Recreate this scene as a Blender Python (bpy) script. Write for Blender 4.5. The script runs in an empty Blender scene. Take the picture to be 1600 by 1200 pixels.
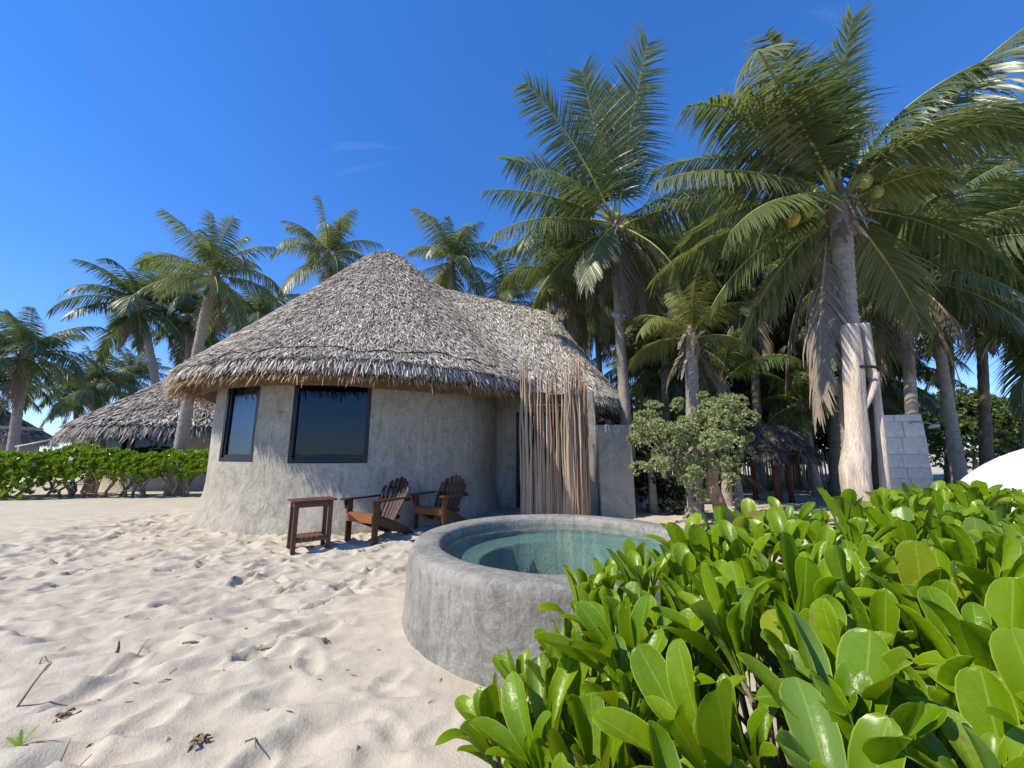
import bpy, math, random
import numpy as np
from mathutils import Vector, Matrix

SC = bpy.context.scene
COL = SC.collection
R = math.radians
random.seed(7)
rng = np.random.default_rng(11)

# ------------------------------------------------------------------ camera, sky, sun, exposure
CAM_H = 1.35
PITCH = R(10.2)
cam_d = bpy.data.cameras.new('camera')
cam_d.sensor_width = 36.0
cam_d.lens = 13.5
cam_d.clip_start = 0.02
cam_d.clip_end = 3000
cam = bpy.data.objects.new('camera', cam_d)
COL.objects.link(cam)
cam.location = (0, 0, CAM_H)
cam.rotation_euler = (R(90) + PITCH, 0, 0)
SC.camera = cam

SUN_DIR = Vector((-0.645, -0.290, 0.707)).normalized()
world = bpy.data.worlds.new('World')
SC.world = world
world.use_nodes = True
wn = world.node_tree
wn.nodes.clear()
w_out = wn.nodes.new('ShaderNodeOutputWorld')
w_bg = wn.nodes.new('ShaderNodeBackground')
w_sky = wn.nodes.new('ShaderNodeTexSky')
w_sky.sky_type = 'NISHITA'
w_sky.sun_disc = False
w_sky.sun_elevation = R(45)
w_sky.sun_rotation = math.atan2(SUN_DIR.x, SUN_DIR.y)
w_sky.altitude = 0
w_sky.air_density = 1.0
w_sky.dust_density = 0.0
w_sky.ozone_density = 3.0
w_bg.inputs['Strength'].default_value = 0.15
w_hsv = wn.nodes.new('ShaderNodeHueSaturation')
w_hsv.inputs['Saturation'].default_value = 1.3
wn.links.new(w_sky.outputs[0], w_hsv.inputs['Color'])
w_gam = wn.nodes.new('ShaderNodeGamma')
w_gam.inputs[1].default_value = 0.80
w_mul = wn.nodes.new('ShaderNodeMix')
w_mul.data_type = 'RGBA'
w_mul.blend_type = 'MULTIPLY'
w_mul.inputs[0].default_value = 1.0
w_mul.inputs[7].default_value = (0.82, 0.99, 1.48, 1)
wn.links.new(w_hsv.outputs[0], w_gam.inputs[0])
wn.links.new(w_gam.outputs[0], w_mul.inputs[6])
w_tc = wn.nodes.new('ShaderNodeTexCoord')
w_map = wn.nodes.new('ShaderNodeMapping')
w_map.inputs['Rotation'].default_value = (0.3, 0.5, 0.7)
w_map.inputs['Scale'].default_value = (1.1, 3.6, 2.4)
w_noi = wn.nodes.new('ShaderNodeTexNoise')
w_noi.inputs['Scale'].default_value = 2.3
w_noi.inputs['Detail'].default_value = 7
w_noi.inputs['Roughness'].default_value = 0.62
w_noi.inputs['Distortion'].default_value = 0.9
w_ramp = wn.nodes.new('ShaderNodeValToRGB')
w_ramp.color_ramp.elements[0].position = 0.64
w_ramp.color_ramp.elements[0].color = (0, 0, 0, 1)
w_ramp.color_ramp.elements[1].position = 0.85
w_ramp.color_ramp.elements[1].color = (0.13, 0.13, 0.13, 1)
w_cl = wn.nodes.new('ShaderNodeMix')
w_cl.data_type = 'RGBA'
w_cl.inputs[7].default_value = (4.6, 4.9, 5.3, 1)
wn.links.new(w_tc.outputs['Generated'], w_map.inputs[0])
wn.links.new(w_map.outputs[0], w_noi.inputs['Vector'])
wn.links.new(w_noi.outputs[0], w_ramp.inputs[0])
wn.links.new(w_ramp.outputs[0], w_cl.inputs[0])
wn.links.new(w_mul.outputs[2], w_cl.inputs[6])
wn.links.new(w_cl.outputs[2], w_bg.inputs[0])
wn.links.new(w_bg.outputs[0], w_out.inputs[0])

sun_d = bpy.data.lights.new('sun', 'SUN')
sun_d.energy = 4.6
sun_d.angle = R(0.53)
sun_d.color = (1.0, 0.905, 0.75)
sun = bpy.data.objects.new('sun', sun_d)
COL.objects.link(sun)
sun.location = (-20, -8, 22)
sun.rotation_euler = SUN_DIR.to_track_quat('Z', 'Y').to_euler()

SC.view_settings.view_transform = 'Standard'
SC.view_settings.look = 'None'
SC.view_settings.gamma = 1.0
SC.view_settings.exposure = 0.48
SC.view_settings.use_curve_mapping = False
SC.render.resolution_x = 1024
SC.render.resolution_y = 768
SC.cycles.transparent_max_bounces = 12
SC.cycles.max_bounces = 8

CP, SP = math.cos(PITCH), math.sin(PITCH)
def at(u, v, Y):
    """world point that lies at depth Y on the sight line of a photograph pixel (1600 wide)"""
    x = (u - 800) / 600.0
    y = (600 - v) / 600.0
    k = Y / (CP - y * SP)
    return Vector((x * k, Y, CAM_H + (SP + y * CP) * k))

# ------------------------------------------------------------------ helpers
def tag(o, label=None, cat=None, group=None, kind=None):
    if label: o['label'] = label
    if cat: o['category'] = cat
    if group: o['group'] = group
    if kind: o['kind'] = kind
    return o

def empty(name, loc=(0, 0, 0), label=None, cat=None, group=None):
    o = bpy.data.objects.new(name, None)
    o.empty_display_size = 0.1
    o.location = loc
    COL.objects.link(o)
    return tag(o, label, cat, group)

def mesh(name, V, F, mats=(), mi=None, uv=None, smooth=True):
    """V (n,3); F: int array (m,3|4) or a list of such arrays"""
    V = np.asarray(V, dtype=np.float64).reshape(-1, 3)
    Fs = F if isinstance(F, list) else [F]
    Fs = [np.asarray(f, dtype=np.int64) for f in Fs if len(f)]
    me = bpy.data.meshes.new(name)
    me.vertices.add(len(V))
    me.vertices.foreach_set('co', V.ravel())
    loops = np.concatenate([f.ravel() for f in Fs])
    sizes = np.concatenate([np.full(len(f), f.shape[1]) for f in Fs])
    starts = np.concatenate([[0], np.cumsum(sizes)[:-1]])
    me.loops.add(len(loops))
    me.loops.foreach_set('vertex_index', loops.astype(np.int32))
    me.polygons.add(len(sizes))
    me.polygons.foreach_set('loop_start', starts.astype(np.int32))
    me.polygons.foreach_set('loop_total', sizes.astype(np.int32))
    me.polygons.foreach_set('use_smooth', np.full(len(sizes), smooth, dtype=bool))
    if mi is not None:
        me.polygons.foreach_set('material_index', np.asarray(mi, dtype=np.int32))
    for m in mats: me.materials.append(m)
    if uv is not None:
        l = me.uv_layers.new(name='UVMap')
        l.data.foreach_set('uv', np.asarray(uv, dtype=np.float64)[loops].ravel())
    me.update(calc_edges=True)
    return me

def obj(name, me, parent=None, loc=None, rz=None, scale=None):
    o = bpy.data.objects.new(name, me)
    COL.objects.link(o)
    if parent is not None: o.parent = parent
    if loc is not None: o.location = loc
    if rz is not None: o.rotation_euler = (0, 0, rz)
    if scale is not None: o.scale = (scale, scale, scale) if isinstance(scale, (int, float)) else scale
    return o

class MB:
    """collects pieces of one mesh"""
    def __init__(s): s.V = []; s.F4 = []; s.F3 = []; s.n = 0; s.m4 = []; s.m3 = []
    def add(s, V, F, m=0):
        V = np.asarray(V, float).reshape(-1, 3); F = np.asarray(F, int)
        if F.shape[1] == 4: s.F4.append(F + s.n); s.m4.append(np.full(len(F), m))
        else: s.F3.append(F + s.n); s.m3.append(np.full(len(F), m))
        s.V.append(V); s.n += len(V)
    def box(s, c, d, rz=0, m=0, taper=1.0, M=None):
        x, y, z = d[0] / 2, d[1] / 2, d[2] / 2
        V = np.array([(-x, -y, -z), (x, -y, -z), (x, y, -z), (-x, y, -z), (-x * taper, -y * taper, z), (x * taper, -y * taper, z), (x * taper, y * taper, z), (-x * taper, y * taper, z)])
        if M is not None: V = V @ np.array(M).T
        if rz:
            cz, sz = math.cos(rz), math.sin(rz)
            V = V @ np.array([(cz, -sz, 0), (sz, cz, 0), (0, 0, 1)]).T
        V = V + np.array(c)
        s.add(V, [(0, 3, 2, 1), (4, 5, 6, 7), (0, 1, 5, 4), (1, 2, 6, 5), (2, 3, 7, 6), (3, 0, 4, 7)], m)
    def tube(s, P, rad, k=8, m=0, cap=True, wob=0, seed=0):
        V, F, C = tube(P, rad, k, wob, seed)
        s.add(V, F, m)
        if cap: s.F3.append(C + s.n - len(V)); s.m3.append(np.full(len(C), m))
    def build(s, name, mats, smooth=True):
        F = []; mi = []
        if s.F4: F.append(np.concatenate(s.F4)); mi.append(np.concatenate(s.m4))
        if s.F3: F.append(np.concatenate(s.F3)); mi.append(np.concatenate(s.m3))
        return mesh(name, np.concatenate(s.V), F, mats, np.concatenate(mi), smooth=smooth)

def unit(v): return v / np.maximum(np.linalg.norm(v, axis=-1, keepdims=True), 1e-9)

def tube(P, rad, k=8, wob=0, seed=0):
    P = np.asarray(P, float); n = len(P)
    rad = np.broadcast_to(np.asarray(rad, float), (n,))
    T = unit(np.gradient(P, axis=0))
    ref = np.array((0, 0, 1.0)) if abs(T[0, 2]) < 0.9 else np.array((0.0, 1, 0))
    A = np.zeros_like(P); a = unit(np.cross(ref, T[0]))
    for i in range(n):
        a = unit(a - T[i] * np.dot(a, T[i])); A[i] = a
    B = np.cross(T, A)
    ang = np.arange(k) * 2 * math.pi / k
    r = rad[:, None] * np.ones(k)
    if wob:
        g = np.random.default_rng(seed)
        r = r * (1 + wob * (g.random((n, k)) - .5))
    V = P[:, None, :] + r[..., None] * (np.cos(ang)[None, :, None] * A[:, None, :] + np.sin(ang)[None, :, None] * B[:, None, :])
    i = np.arange(n - 1)[:, None] * k; j = np.arange(k)[None, :]; j2 = (j + 1) % k
    F = np.stack([i + j, i + j2, i + k + j2, i + k + j], -1).reshape(-1, 4)
    V = V.reshape(-1, 3)
    V = np.concatenate([V, P[:1], P[-1:]])
    jj = np.arange(k)
    C = np.concatenate([np.stack([(jj + 1) % k, jj, np.full(k, n * k)], -1), np.stack([(n - 1) * k + jj, (n - 1) * k + (jj + 1) % k, np.full(k, n * k + 1)], -1)])
    return V, F, C

def vnoise(x, y, seed=0):
    xi = np.floor(x); yi = np.floor(y); fx = x - xi; fy = y - yi
    fx = fx * fx * (3 - 2 * fx); fy = fy * fy * (3 - 2 * fy)
    def h(a, b):
        q = np.sin(a * 127.1 + b * 311.7 + seed * 74.7) * 43758.5453
        return q - np.floor(q)
    return (h(xi, yi) * (1 - fx) + h(xi + 1, yi) * fx) * (1 - fy) + (h(xi, yi + 1) * (1 - fx) + h(xi + 1, yi + 1) * fx) * fy
def fbm(x, y, o=4, seed=0):
    t = 0; a = 1; s = 0
    for k in range(o):
        t = t + a * vnoise(x * 2 ** k + 13.7 * k, y * 2 ** k - 7.3 * k, seed + k); s += a; a *= .5
    return t / s

# ------------------------------------------------------------------ materials
class NT:
    def __init__(s, name):
        s.m = bpy.data.materials.new(name); s.m.use_nodes = True
        s.t = s.m.node_tree; s.t.nodes.clear()
        s.out = s.n('ShaderNodeOutputMaterial')
    def n(s, typ, **kw):
        q = s.t.nodes.new(typ)
        for k, v in kw.items(): setattr(q, k, v)
        return q
    def l(s, a, b): s.t.links.new(a, b)
    def coord(s, which='Object', scale=(1, 1, 1)):
        c = s.n('ShaderNodeTexCoord'); mp = s.n('ShaderNodeMapping')
        mp.inputs['Scale'].default_value = scale
        s.l(c.outputs[which], mp.inputs[0]); return mp.outputs[0]
    def noise(s, vec, scale, detail=4, rough=.55, dist=0):
        q = s.n('ShaderNodeTexNoise'); q.inputs['Scale'].default_value = scale
        q.inputs['Detail'].default_value = detail; q.inputs['Roughness'].default_value = rough
        q.inputs['Distortion'].default_value = dist
        if vec is not None: s.l(vec, q.inputs['Vector'])
        return q.outputs[0]
    def ramp(s, fac, stops, interp='LINEAR'):
        q = s.n('ShaderNodeValToRGB'); q.color_ramp.interpolation = interp
        e = q.color_ramp.elements
        while len(e) < len(stops): e.new(.5)
        for i, (p, c) in enumerate(stops):
            e[i].position = p
            e[i].color = (*c, 1) if len(c) == 3 else c
        s.l(fac, q.inputs[0]); return q.outputs[0]
    def mix(s, fac, a, b, blend='MIX'):
        q = s.n('ShaderNodeMix', data_type='RGBA', blend_type=blend)
        for sock, v in ((q.inputs[0], fac), (q.inputs[6], a), (q.inputs[7], b)):
            if hasattr(v, 'is_output'): s.l(v, sock)
            elif isinstance(v, (int, float)): sock.default_value = v
            else: sock.default_value = (*v, 1)
        return q.outputs[2]
    def math(s, op, a, b=0.5):
        q = s.n('ShaderNodeMath', operation=op)
        for i, v in enumerate((a, b)):
            if hasattr(v, 'is_output'): s.l(v, q.inputs[i])
            else: q.inputs[i].default_value = v
        return q.outputs[0]
    def bump(s, h, strength=.3, dist=.02, prev=None):
        q = s.n('ShaderNodeBump'); q.inputs['Strength'].default_value = strength
        q.inputs['Distance'].default_value = dist; s.l(h, q.inputs['Height'])
        if prev is not None: s.l(prev, q.inputs['Normal'])
        return q.outputs[0]
    def bsdf(s, color, rough=.7, bump=None, spec=.4, **kw):
        q = s.n('ShaderNodeBsdfPrincipled')
        if hasattr(color, 'is_output'): s.l(color, q.inputs['Base Color'])
        else: q.inputs['Base Color'].default_value = (*color, 1)
        if hasattr(rough, 'is_output'): s.l(rough, q.inputs['Roughness'])
        else: q.inputs['Roughness'].default_value = rough
        q.inputs['Specular IOR Level'].default_value = spec
        if bump is not None: s.l(bump, q.inputs['Normal'])
        for k, v in kw.items(): q.inputs[k].default_value = v
        s.q = q
        return q.outputs[0]
    def schlick(s, f0, normal=None):
        q = s.n('ShaderNodeLayerWeight'); q.inputs[0].default_value = .5
        if normal is not None: s.l(normal, q.inputs['Normal'])
        return s.math('ADD', s.math('MULTIPLY', s.math('POWER', q.outputs['Facing'], 5.0), 1 - f0), f0)
    def done(s, sh): s.l(sh, s.out.inputs[0]); return s.m

def m_simple(name, a, b, scale=8, rough=.7, bump=.2, bdist=.01, stretch=(1, 1, 1), spec=.3, detail=5):
    t = NT(name); v = t.coord('Object', stretch)
    n1 = t.noise(v, scale, detail); n2 = t.noise(v, scale * 4.3, 4)
    c = t.ramp(n1, [(.3, a), (.7, b)])
    c = t.mix(.25, c, t.ramp(n2, [(.35, tuple(x * .5 for x in a)), (.65, tuple(min(1, x * 1.2) for x in b))]))
    bp = t.bump(n2, bump, bdist)
    return t.done(t.bsdf(c, rough, bp, spec))

def m_sand():
    t = NT('sand'); v = t.coord('Object')
    big = t.noise(v, .35, 3); mid = t.noise(v, 3.5, 5); fine = t.noise(v, 90, 3, .7); grit = t.noise(v, 420, 2, .6)
    c = t.ramp(big, [(.3, (.42, .375, .285)), (.7, (.50, .452, .352))])
    c = t.mix(.35, c, t.ramp(mid, [(.3, (.385, .335, .245)), (.7, (.54, .49, .388))]))
    c = t.mix(.22, c, t.ramp(grit, [(.3, (.30, .25, .19)), (.62, (.68, .62, .53))]))
    # a damp, compacted patch of sand beside the pool wall
    g = t.n('ShaderNodeTexCoord'); sx = t.n('ShaderNodeSeparateXYZ'); t.l(g.outputs['Object'], sx.inputs[0])
    dx = t.math('SUBTRACT', sx.outputs[0], -.15); dy = t.math('SUBTRACT', sx.outputs[1], 2.6)
    d2 = t.math('SQRT', t.math('ADD', t.math('POWER', t.math('ABSOLUTE', dx), 2), t.math('POWER', t.math('ABSOLUTE', dy), 2)))
    d2 = t.math('ADD', d2, t.math('MULTIPLY', mid, .9))
    damp = t.ramp(d2, [(.35, (1, 1, 1)), (.95, (0, 0, 0))])
    wet = t.mix(t.noise(v, 9, 5), (.34, .28, .20), (.46, .39, .29))
    c = t.mix(t.math('MULTIPLY', damp, .55), c, wet)
    b1 = t.bump(mid, .22, .05); b2 = t.bump(t.noise(v, 12, 4), .42, .02, b1); b3 = t.bump(fine, .7, .006, b2); b4 = t.bump(grit, .4, .002, b3)
    return t.done(t.bsdf(c, .95, b4, .1))

def m_concrete(name, dark, light, scale=1.0, stain=None):
    t = NT(name); v = t.coord('Object')
    n0 = t.noise(v, .9 * scale, 5, .6); n1 = t.noise(v, 3.2 * scale, 7, .68, 1.1); n2 = t.noise(v, 11 * scale, 6, .65, 1.8); n3 = t.noise(v, 70, 4)
    c = t.ramp(n1, [(.3, dark), (.5, tuple((a + b) / 2 for a, b in zip(dark, light))), (.72, light)])
    c = t.mix(.45, c, t.ramp(n2, [(.32, dark), (.68, light)]))
    c = t.mix(t.math('MULTIPLY', n0, .55), c, t.ramp(n0, [(.38, tuple(x * .72 for x in dark)), (.62, light)]))
    # trowel strokes: pale smeared patches
    sw_ = t.noise(t.coord('Object', (1, 1, .7)), 5.0 * scale, 8, .72, 4.5)
    c = t.mix(t.math('MULTIPLY', t.ramp(sw_, [(.50, (0, 0, 0)), (.66, (1, 1, 1))]), .50), c, tuple(min(.9, x * 1.22) for x in light))
    sd_ = t.noise(t.coord('Object', (1, 1, .55)), 2.1 * scale, 7, .7, 3.0)
    c = t.mix(t.math('MULTIPLY', t.ramp(sd_, [(.50, (0, 0, 0)), (.66, (1, 1, 1))]), .55), c, tuple(x * .72 for x in dark))
    cv = t.n('ShaderNodeTexNoise'); cv.inputs['Scale'].default_value = 2.2; cv.inputs['Detail'].default_value = 6; t.l(v, cv.inputs['Vector'])
    vo = t.n('ShaderNodeTexVoronoi', feature='DISTANCE_TO_EDGE'); vo.inputs['Scale'].default_value = .55 * scale
    t.l(t.mix(.42, v, cv.outputs[1], 'ADD'), vo.inputs['Vector'])
    crack = t.math('MULTIPLY', t.ramp(vo.outputs[0], [(0, (1, 1, 1)), (.006, (0, 0, 0))]), t.ramp(n0, [(.42, (0, 0, 0)), (.55, (1, 1, 1))]))
    c = t.mix(t.math('MULTIPLY', crack, .55), c, tuple(x * .45 for x in dark))
    if stain:
        vs = t.coord('Object', (9, 9, .9)); st = t.noise(vs, 1.6, 5, .6)
        c = t.mix(t.math('MULTIPLY', t.ramp(st, [(.5, (0, 0, 0)), (.75, (1, 1, 1))]), .35), c, stain)
    b = t.bump(n2, .25, .02); b = t.bump(n3, .2, .004, b); b = t.bump(n1, .3, .05, b)
    return t.done(t.bsdf(c, .82, b, .25))

def rand_out(t, island=False):
    if island:
        g = t.n('ShaderNodeNewGeometry'); return g.outputs['Random Per Island']
    g = t.n('ShaderNodeObjectInfo'); return g.outputs['Random']

def m_thatch(name, stops, rough=.7):
    t = NT(name); r = rand_out(t, True)
    c = t.ramp(r, stops)
    v = t.coord('Object'); n = t.noise(v, 1.1, 4); n2 = t.noise(v, 40, 2)
    c = t.mix(t.math('MULTIPLY', t.ramp(n, [(.4, (0, 0, 0)), (.65, (1, 1, 1))]), .28), c, (.24, .20, .16))
    b = t.bump(n2, .2, .005)
    return t.done(t.bsdf(c, rough, b, .10))

def m_leaf(name, a, b, trans, island=False, rough=.35, tf=.35, uvmark=False, spec=.5, dry=None):
    t = NT(name); r = rand_out(t, island)
    c = t.mix(r, a, b)
    if uvmark:
        u = t.n('ShaderNodeUVMap'); sx = t.n('ShaderNodeSeparateXYZ'); t.l(u.outputs[0], sx.inputs[0])
        rim = t.ramp(t.math('ABSOLUTE', t.math('SUBTRACT', sx.outputs[0], .5)), [(.455, (0, 0, 0)), (.5, (1, 1, 1))])
        rib = t.ramp(t.math('ABSOLUTE', t.math('SUBTRACT', sx.outputs[0], .5)), [(.0, (1, 1, 1)), (.035, (0, 0, 0))])
        base = t.ramp(sx.outputs[1], [(.0, (1, 1, 1)), (.25, (0, 0, 0))])
        v = t.coord('Object'); n = t.noise(v, 14, 4); n2 = t.noise(v, 55, 3)
        c = t.mix(t.math('MULTIPLY', n, .4), c, tuple(x * .55 for x in a))
        # a few older waxy leaves are greyer, sky reflection painted into the colour, a few are yellowing
        r2 = t.math('FRACT', t.math('MULTIPLY', r, 7.31))
        c = t.mix(t.ramp(r2, [(.91, (0, 0, 0)), (.95, (.5, .5, .5))]), c, (.15, .26, .08))
        c = t.mix(t.ramp(r2, [(.0, (.6, .6, .6)), (.04, (0, 0, 0))]), c, (.34, .33, .03))
        c = t.mix(t.math('MULTIPLY', rim, .75), c, (.42, .50, .08))
        c = t.mix(t.math('MULTIPLY', rib, .55), c, (.30, .42, .07))
        c = t.mix(t.math('MULTIPLY', base, .5), c, (.33, .42, .10))
        # brown scorched margins and blotches on some leaves
        br = t.math('MULTIPLY', t.ramp(t.math('ADD', t.noise(v, 5, 4), t.math('MULTIPLY', sx.outputs[1], .22)), [(.72, (0, 0, 0)), (.78, (1, 1, 1))]), t.ramp(t.math('FRACT', t.math('MULTIPLY', r, 13.7)), [(.955, (0, 0, 0)), (.965, (1, 1, 1))]))
        c = t.mix(t.math('MULTIPLY', br, .8), c, (.17, .12, .03))
        bp = t.bump(n, .25, .008); bp = t.bump(n2, .12, .002, bp)
        # white specks of dried salt / droppings
        vo = t.n('ShaderNodeTexVoronoi'); vo.inputs['Scale'].default_value = 9; t.l(v, vo.inputs['Vector'])
        sep = t.n('ShaderNodeSeparateColor'); t.l(vo.outputs['Color'], sep.inputs[0])
        spot = t.math('MULTIPLY', t.math('LESS_THAN', vo.outputs['Distance'], .09), t.math('GREATER_THAN', t.math('FRACT', t.math('ADD', sep.outputs[0], r)), .95))
        c = t.mix(spot, c, (.75, .78, .72))
    else:
        v = t.coord('Object'); n = t.noise(v, 3, 3); bp = None
        c = t.mix(t.math('MULTIPLY', n, .5), c, tuple(x * .6 for x in a))
    s1 = t.bsdf(c, rough, bp, spec)
    tr = t.n('ShaderNodeBsdfTranslucent')
    t.l(t.mix(.5, c, trans), tr.inputs[0])
    mx = t.n('ShaderNodeMixShader'); mx.inputs[0].default_value = tf
    t.l(s1, mx.inputs[1]); t.l(tr.outputs[0], mx.inputs[2])
    return t.done(mx.outputs[0])

def m_trunk(name, a, b, freq=7.5):
    t = NT(name); v = t.coord('Object', (1, 1, 1)); vz = t.coord('Object', (.6, .6, 1))
    w = t.n('ShaderNodeTexWave', wave_type='BANDS', bands_direction='Z', wave_profile='SAW')
    w.inputs['Scale'].default_value = freq / 6.28 * 2.6; w.inputs['Distortion'].default_value = 1.6; w.inputs['Detail'].default_value = 2; w.inputs['Detail Scale'].default_value = 1.5
    t.l(vz, w.inputs['Vector'])
    n = t.noise(v, 6, 5); n2 = t.noise(t.coord('Object', (9, 9, 1.5)), 5, 4)
    c = t.ramp(n, [(.3, a), (.7, b)])
    c = t.mix(t.ramp(w.outputs[1], [(.80, (0, 0, 0)), (.97, (.42, .42, .42))]), c, tuple(x * .38 for x in a))
    c = t.mix(.3, c, t.ramp(n2, [(.35, tuple(x * .5 for x in a)), (.65, b)]))
    bp = t.bump(w.outputs[1], .5, .03); bp = t.bump(n2, .4, .012, bp)
    return t.done(t.bsdf(c, .88, bp, .15))

def m_wood(name, a, b, rough=.45, along='X', spec=.4, scale=1.0):
    t = NT(name)
    st = {'X': (1.2, 14, 14), 'Y': (14, 1.2, 14), 'Z': (14, 14, 1.2)}[along]
    v = t.coord('Object', tuple(x * scale for x in st))
    n = t.noise(v, 2.2, 6, .6, .8); n2 = t.noise(v, 9, 4)
    rr = rand_out(t)
    c = t.ramp(n, [(.28, a), (.72, b)])
    c = t.mix(t.math('MULTIPLY', rr, .45), c, tuple(x * .55 for x in a))
    bp = t.bump(n2, .3, .003)
    return t.done(t.bsdf(c, t.ramp(n2, [(.3, (rough * .8,) * 3), (.7, (min(1, rough * 1.3),) * 3)]), bp, spec))

M = {}
M['sand'] = m_sand()
M['hut'] = m_concrete('hut_plaster', (.215, .200, .160), (.46, .43, .355), 1.0, stain=(.56, .52, .44))
M['low'] = m_concrete('low_wall_plaster', (.26, .24, .205), (.41, .385, .33), .8)
M['pool'] = m_concrete('pool_concrete', (.12, .115, .10), (.335, .32, .285), 1.7, stain=(.40, .385, .345))
M['pool_in'] = m_concrete('pool_lining', (.12, .20, .178), (.22, .31, .28), 3.0)
M['slab'] = m_concrete('slab_concrete', (.26, .25, .23), (.36, .35, .32), 1.0)
M['cream'] = m_concrete('cream_plaster', (.40, .35, .27), (.58, .52, .42), .8)
M['thatch'] = m_thatch('thatch', [(0, (.07, .054, .038)), (.14, (.24, .20, .15)), (.42, (.50, .44, .355)), (.72, (.70, .635, .53)), (1, (.86, .82, .73))])
M['thatch_new'] = m_thatch('thatch_pale', [(0, (.09, .07, .05)), (.12, (.30, .26, .20)), (.38, (.60, .545, .45)), (.7, (.78, .725, .62)), (1, (.90, .87, .79))])
M['thatch_far'] = m_thatch('thatch_far', [(0, (.10, .085, .07)), (.4, (.32, .285, .24)), (1, (.66, .61, .54))])
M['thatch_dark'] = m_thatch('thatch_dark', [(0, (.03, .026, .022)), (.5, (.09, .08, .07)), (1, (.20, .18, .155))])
M['fringe'] = m_thatch('thatch_fringe', [(0, (.14, .08, .035)), (.5, (.40, .265, .14)), (1, (.62, .46, .28))])
M['under'] = m_simple('thatch_underside', (.10, .065, .035), (.22, .15, .08), 14, .95, .6, .03)
M['black'] = m_simple('black_frame', (.012, .013, .015), (.02, .021, .024), 10, .35, .05)
M['rope'] = m_simple('black_rope', (.012, .011, .010), (.03, .028, .026), 40, .8, .4)
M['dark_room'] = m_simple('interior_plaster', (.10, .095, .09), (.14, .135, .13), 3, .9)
M['curtain'] = m_simple('curtain_cloth', (.60, .62, .63), (.78, .79, .80), 4, .9, .1, .01, (8, 8, .3))
M['chair'] = m_wood('dark_oiled_wood', (.026, .011, .007), (.085, .034, .017), .38)
M['apron'] = m_wood('sunlit_oiled_wood', (.20, .075, .024), (.36, .15, .05), .4)  # sunlit copy of the chair wood, sun warmth painted into its colour
M['chair2'] = m_wood('brown_oiled_wood', (.075, .036, .018), (.18, .085, .040), .45)
M['table'] = m_wood('reddish_table_wood', (.085, .036, .023), (.17, .075, .048), .5)
M['pole_a'] = m_wood('pale_stick', (.36, .26, .17), (.60, .47, .335), .8, 'Z', .2, .6)
M['pole_b'] = m_wood('brown_stick', (.26, .155, .09), (.48, .325, .20), .8, 'Z', .2, .6)
M['white_rail'] = m_simple('white_rail', (.42, .41, .39), (.55, .54, .51), 9, .6)
M['drift'] = m_simple('bleached_driftwood', (.36, .285, .215), (.66, .57, .46), 3.2, .85, .8, .03, (4, 4, .45))
M['gap_shade'] = m_simple('driftwood_gap_shade', (.03, .024, .02), (.07, .055, .045), 6, .95)  # near-black colour: shade of the gap between the stems, painted in
M['stone'] = m_concrete('cut_limestone', (.55, .51, .43), (.76, .72, .63), 1.6)
M['mortar'] = m_simple('mortar', (.52, .485, .42), (.64, .60, .52), 20, .95)
M['steel'] = m_simple('shower_metal', (.30, .30, .30), (.45, .45, .44), 15, .35)
M['fabric'] = m_simple('white_canvas', (.72, .72, .71), (.82, .82, .81), 3, .7, .08)
M['redpost'] = m_wood('red_brown_post', (.085, .026, .016), (.17, .055, .032), .6, 'Z')
M['tanpost'] = m_wood('tan_post', (.36, .25, .14), (.5, .37, .23), .7, 'Z')
M['frond'] = m_leaf('frond_green', (.085, .130, .040), (.175, .205, .085), (.40, .48, .08), rough=.40, tf=.32, spec=.7)
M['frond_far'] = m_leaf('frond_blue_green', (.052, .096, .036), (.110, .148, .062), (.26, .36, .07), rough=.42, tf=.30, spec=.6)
M['frond_y'] = m_leaf('frond_yellow_green', (.16, .19, .05), (.24, .25, .075), (.34, .36, .06), rough=.4, tf=.32)
M['frond_young'] = m_leaf('frond_fresh_green', (.07, .13, .018), (.11, .17, .03), (.24, .34, .03), rough=.36, tf=.36)
M['frond_dead'] = m_leaf('frond_dead', (.20, .165, .125), (.34, .285, .22), (.24, .18, .1), rough=.8, tf=.15, spec=.15)
M['rachis'] = m_simple('frond_rib', (.26, .28, .06), (.42, .40, .12), 4, .45)
M['rachis_dead'] = m_simple('frond_rib_dead', (.22, .16, .10), (.38, .29, .19), 4, .8)
M['trunk'] = m_trunk('palm_trunk', (.25, .215, .175), (.42, .375, .32))
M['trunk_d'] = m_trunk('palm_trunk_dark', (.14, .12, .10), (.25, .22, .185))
M['fibre'] = m_thatch('crown_fibre', [(0, (.12, .085, .06)), (.5, (.32, .255, .19)), (1, (.56, .50, .41))])
M['coco'] = m_simple('green_coconut', (.17, .20, .03), (.30, .30, .06), 5, .4, .05)
M['coco_y'] = m_simple('yellow_coconut', (.34, .25, .04), (.42, .34, .08), 5, .4, .05)
M['leafA'] = m_leaf('shrub_leaf', (.105, .220, .003), (.215, .325, .004), (.50, .62, .01), rough=.34, tf=.30, uvmark=True, spec=.38)
M['leafB'] = m_leaf('shrub_leaf_mass', (.10, .21, .003), (.205, .315, .004), (.50, .62, .01), island=True, rough=.34, tf=.30, uvmark=True, spec=.38)
M['hedge'] = m_leaf('hedge_leaf', (.13, .25, .010), (.26, .40, .020), (.42, .60, .03), island=True, rough=.3, tf=.25)
M['bush'] = m_leaf('bush_leaf', (.075, .125, .025), (.14, .19, .045), (.24, .32, .05), island=True, rough=.5, tf=.22)
M['silver'] = m_leaf('silvery_leaf', (.27, .32, .13), (.45, .50, .24), (.46, .54, .2), island=True, rough=.55, tf=.25)
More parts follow.
